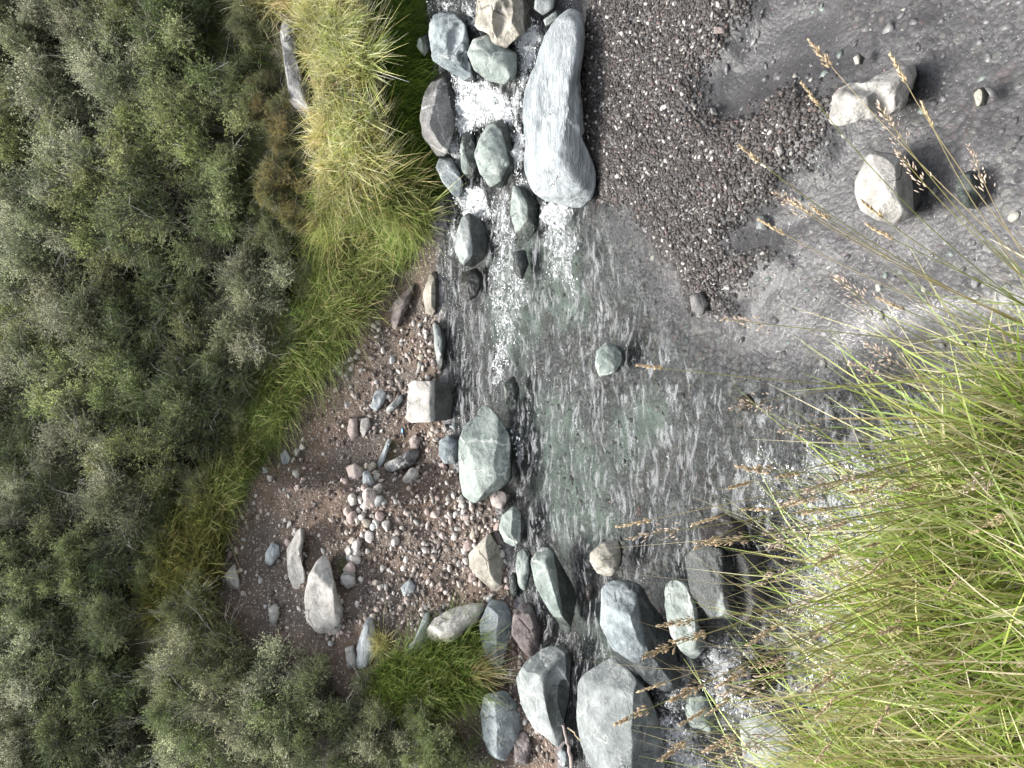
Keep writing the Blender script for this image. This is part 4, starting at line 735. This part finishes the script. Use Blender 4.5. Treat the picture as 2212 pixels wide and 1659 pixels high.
# ------------------------------------------------------------------ shrubs
def leaf_quads(P, D, rg, l, w_):
    N = len(P); r = rg.normal(size=(N, 3)); D = D+r*.8; D /= np.linalg.norm(D, axis=1)[:, None]+1e-9
    s = np.cross(D, rg.normal(size=(N, 3))); s /= np.linalg.norm(s, axis=1)[:, None]+1e-9
    l = l[:, None]; w_ = w_[:, None]
    V = np.stack([P, P+D*l*.5-s*w_, P+D*l, P+D*l*.5+s*w_], 1).reshape(-1, 3); F = np.arange(N*4).reshape(N, 4); return V, F
def shrub_parts(seed, cols, ncl=30, ntw=135, nlf=13, lsz=.03, tall=1.25, spiky=.5, bare=26):
    rg = np.random.default_rng(seed); cen = []
    for i in range(ncl):
        th = rg.uniform(0, 6.28); ph = math.acos(rg.uniform(-.05, 1)); rr = rg.uniform(.45, 1.0)
        cen.append((rr*math.sin(ph)*math.cos(th), rr*math.sin(ph)*math.sin(th), .22+tall*.75*rr*math.cos(ph)))
    cen = np.array(cen); lv = []; tw = []
    for c in cen:
        cr = rg.uniform(.2, .36); n = ntw; outd = c-np.array([0, 0, .25]); outd /= np.linalg.norm(outd)+1e-6
        d = rg.normal(size=(n, 3))+outd*.75+np.array([0, 0, .35]); d /= np.linalg.norm(d, axis=1)[:, None]
        s0 = c+rg.normal(0, .28*cr, (n, 3)); ln = cr*rg.uniform(.4, 1.15, n)
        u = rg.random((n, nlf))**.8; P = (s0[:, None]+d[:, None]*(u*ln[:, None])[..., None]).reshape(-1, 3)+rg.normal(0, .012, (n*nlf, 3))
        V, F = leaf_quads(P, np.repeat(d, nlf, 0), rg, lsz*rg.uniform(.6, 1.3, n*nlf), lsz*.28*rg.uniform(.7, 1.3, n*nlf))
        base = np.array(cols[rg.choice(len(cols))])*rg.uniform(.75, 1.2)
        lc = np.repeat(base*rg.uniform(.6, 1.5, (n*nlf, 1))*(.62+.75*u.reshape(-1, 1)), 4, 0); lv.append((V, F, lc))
        e = s0+d*(ln*1.08)[:, None]; sd_ = np.cross(d, rg.normal(size=(n, 3))); sd_ /= np.linalg.norm(sd_, axis=1)[:, None]; wd = .0035
        V = np.stack([s0-sd_*wd, s0+sd_*wd, e+sd_*wd*.4, e-sd_*wd*.4], 1).reshape(-1, 3)
        tw.append((V, np.arange(n*4).reshape(n, 4), np.repeat(np.array((.19, .18, .15))*rg.uniform(.5, 1.6, (n, 1)), 4, 0)))
    for c in cen:
        t = np.linspace(0, 1, 5)[:, None]; C = (1-t)*np.array([0, 0, -.08])+t*c+np.sin(t*3.14)*np.array([0, 0, -.06]); V, F = tube(C, np.linspace(.022, .005, 5)); tw.append((V, F, np.array((.11, .095, .08))))
    for k in range(bare):
        c = cen[rg.integers(ncl)]; d = c-np.array([0, 0, .1]); d /= np.linalg.norm(d); d = d+rg.normal(0, .35, 3); L = rg.uniform(.3, .55)
        t = np.linspace(0, 1, 5)[:, None]; C = c+d*t*L+rg.normal(0, .02, (5, 3)); V, F = tube(C, np.linspace(.006, .002, 5)); tw.append((V, F, np.array((.34, .33, .3))*rg.uniform(.6, 1.3)))
        for q in range(4):
            b = C[1+q % 4]; e = b+(d+rg.normal(0, .7, 3))*rg.uniform(.06, .16); V, F = tube(np.array([b, (b+e)/2, e]), np.array([.003, .002, .0012])); tw.append((V, F, np.array((.34, .33, .3))))
    return join(lv), join(tw)
PALS = {'grey': [(.235, .265, .145), (.30, .32, .20), (.17, .20, .105), (.36, .37, .25)],
        'yellow': [(.25, .285, .11), (.33, .35, .15), (.19, .225, .085)],
        'dark': [(.12, .155, .06), (.165, .195, .085), (.085, .115, .048)],
        'olive': [(.20, .235, .095), (.15, .185, .07), (.27, .295, .135)],
        'rust': [(.17, .155, .05), (.21, .175, .06), (.13, .14, .05)],
        'bush': [(.18, .22, .085), (.115, .155, .05), (.27, .30, .14), (.36, .375, .23)]}
SH = {}
def variant(kind, v):
    key = (kind, v)
    if key not in SH:
        SH[key] = (*shrub_parts(hash((len(kind), kind[0] == 'g', v, len(PALS[kind]))) % 99991, PALS[kind], bare={'grey': 26, 'yellow': 16, 'dark': 8, 'olive': 14, 'rust': 8, 'bush': 30}[kind], lsz=.029 if kind != 'bush' else .027),)
    return SH[key]
made = {}
KLAB = {'grey': 'grey-green wiry shrub', 'yellow': 'yellowish green wiry shrub', 'dark': 'dark green dense shrub', 'olive': 'olive green shrub', 'rust': 'rusty olive low shrub', 'bush': 'speckled green bush with pale twigs'}
def place_label(kind, dx, dy):
    if kind == 'rust': return KLAB[kind]+' beside the yellow tussock grass'
    if kind == 'bush': return KLAB[kind]+' on the left side of the scree'
    pos = 'at the far top of the scrub hillside' if dx < 110 else 'in the middle of the scrub hillside' if dx < 330 else 'low down the scrub hillside near the grass'
    return KLAB[kind]+' '+pos
def shrub(kind, v, dx, dy, r, rg):
    P = hit(dx+.62*r, dy); dep = float((P-CAM)@FW); R = r*dep/FP
    if (kind, v) not in made:
        (lv, lf, lc), (tv, tf, tc) = variant(kind, v)
        root = bpy.data.objects.new('shrub', None); COL.objects.link(root)
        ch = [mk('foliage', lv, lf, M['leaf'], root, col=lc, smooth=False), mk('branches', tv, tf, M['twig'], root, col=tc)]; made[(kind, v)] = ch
    else:
        root = bpy.data.objects.new('shrub', None); COL.objects.link(root)
        for c in made[(kind, v)]:
            q = c.copy(); COL.objects.link(q); q.parent = root
    root.location = P-np.array([0, 0, .05]); root.rotation_euler = (0, 0, rg.uniform(0, 6.28)); root.scale = (R, R, R*rg.uniform(.9, 1.15))
    tag(root, place_label(kind, dx, dy), 'shrub', {'bush': 'bushes at the left of the scree', 'rust': 'rusty shrubs beside the tussocks'}.get(kind, 'shrubs on the far hillside'))
rg = np.random.default_rng(61)
LAY = [(20, 60, 100, 'dark'), (100, 150, 120, 'grey'), (50, 290, 110, 'yellow'), (190, 60, 100, 'grey'), (280, 40, 120, 'olive'), (380, 50, 95, 'dark'), (230, 190, 125, 'grey'), (350, 170, 115, 'olive'), (430, 290, 115, 'yellow'), (300, 320, 120, 'yellow'), (170, 340, 115, 'grey'), (90, 430, 120, 'grey'), (220, 460, 120, 'yellow'), (340, 450, 125, 'dark'), (450, 420, 100, 'olive'), (20, 560, 110, 'grey'), (130, 570, 120, 'grey'), (250, 580, 115, 'olive'), (370, 590, 110, 'dark'), (480, 560, 95, 'grey'), (560, 610, 95, 'grey'), (500, 700, 115, 'grey'), (60, 700, 115, 'yellow'), (170, 720, 125, 'grey'), (290, 720, 120, 'dark'), (400, 740, 110, 'olive'), (480, 810, 85, 'dark'), (70, 850, 120, 'grey'), (190, 860, 120, 'yellow'), (310, 880, 120, 'olive'), (410, 890, 95, 'dark'), (40, 990, 110, 'dark'), (160, 1000, 120, 'grey'), (280, 1010, 110, 'yellow'), (370, 990, 85, 'olive'), (230, 1110, 100, 'grey'), (110, 1130, 110, 'dark'), (20, 1130, 90, 'grey'), (50, 1260, 110, 'dark'), (160, 1250, 110, 'olive'), (260, 1190, 80, 'dark'), (50, 1400, 110, 'grey'), (150, 1390, 110, 'dark'), (230, 1350, 80, 'dark'), (40, 1540, 110, 'grey'), (140, 1540, 115, 'dark'), (230, 1480, 80, 'olive'), (220, 1610, 90, 'grey'), (300, 1670, 70, 'dark'),
       (-40, 120, 110, 'olive'), (-50, 380, 110, 'dark'), (-50, 640, 110, 'dark'), (-40, 920, 110, 'olive'), (-40, 1200, 110, 'olive'), (-40, 1480, 110, 'dark'), (520, 50, 60, 'olive'), (500, 190, 70, 'olive'), (180, -40, 100, 'dark'), (60, -60, 100, 'grey'), (330, -50, 100, 'grey'), (60, 1690, 100, 'olive'), (160, 1700, 100, 'dark'),
       (545, 770, 52, 'dark'), (505, 880, 55, 'olive'), (455, 985, 55, 'dark'), (420, 1070, 55, 'olive'), (350, 1120, 60, 'dark'), (310, 1220, 60, 'olive'), (645, 600, 42, 'grey'), (600, 730, 50, 'grey'),
       (600, 265, 60, 'rust'), (590, 390, 68, 'rust'), (640, 450, 55, 'rust'), (555, 210, 52, 'rust'), (570, 480, 60, 'olive'),
       (410, 1330, 85, 'bush'), (370, 1440, 95, 'bush'), (470, 1460, 110, 'bush'), (560, 1500, 105, 'bush'), (400, 1560, 115, 'bush'), (540, 1610, 115, 'bush'), (660, 1480, 75, 'bush'), (680, 1590, 105, 'dark'), (790, 1540, 85, 'dark'), (800, 1640, 100, 'bush'), (900, 1590, 85, 'olive'), (970, 1640, 70, 'olive'), (400, 1680, 100, 'bush')]
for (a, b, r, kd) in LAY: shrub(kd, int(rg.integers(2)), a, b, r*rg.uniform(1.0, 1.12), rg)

# ------------------------------------------------------------------ small odds and ends
def stick(name, pts, r0, r1, label, cat, colr, off=.02):
    P = np.array([hitw(a, b)+np.array([0, 0, z]) for a, b, z in pts]); o_ = P.mean(0)
    t = np.linspace(0, 1, 14); k = np.linspace(0, 1, len(P)); C = np.stack([np.interp(t, k, P[:, i]) for i in range(3)], 1)+RNG.normal(0, .006, (14, 3))
    V, F = tube(C, np.linspace(r0, r1, 14)*RNG.uniform(.85, 1.15, 14)); ob = mk(name, V, F, M['twig'], col=np.broadcast_to(np.array(colr), (len(V), 3)), loc=o_); tag(ob, label, cat); return ob
stick('driftwood', [(1252, 1690, .05), (1248, 1620, .09), (1246, 1555, .14)], .02, .013, 'weathered driftwood root lying against the flat grey slab', 'driftwood', (.3, .26, .24))
stick('dead_stem', [(1262, 1560, .16), (1285, 1600, .1), (1305, 1665, .06)], .006, .003, 'thin straw coloured dead stem across the flat grey slab', 'dead stem', (.5, .42, .28))
V, F = ICO[2]; P = hit(871, 930); sc_ = mk('plastic_scrap', P+V*np.array([.03, .018, .008])*(1+.25*fbm(V*3, 3, 2))[:, None]+np.array([0, 0, .01]), F, M['pebble'], col=np.broadcast_to(np.array((.2, .42, .75)), (len(V), 3)), loc=P)
tag(sc_, 'tiny scrap of pale blue plastic lying on the scree', 'litter')
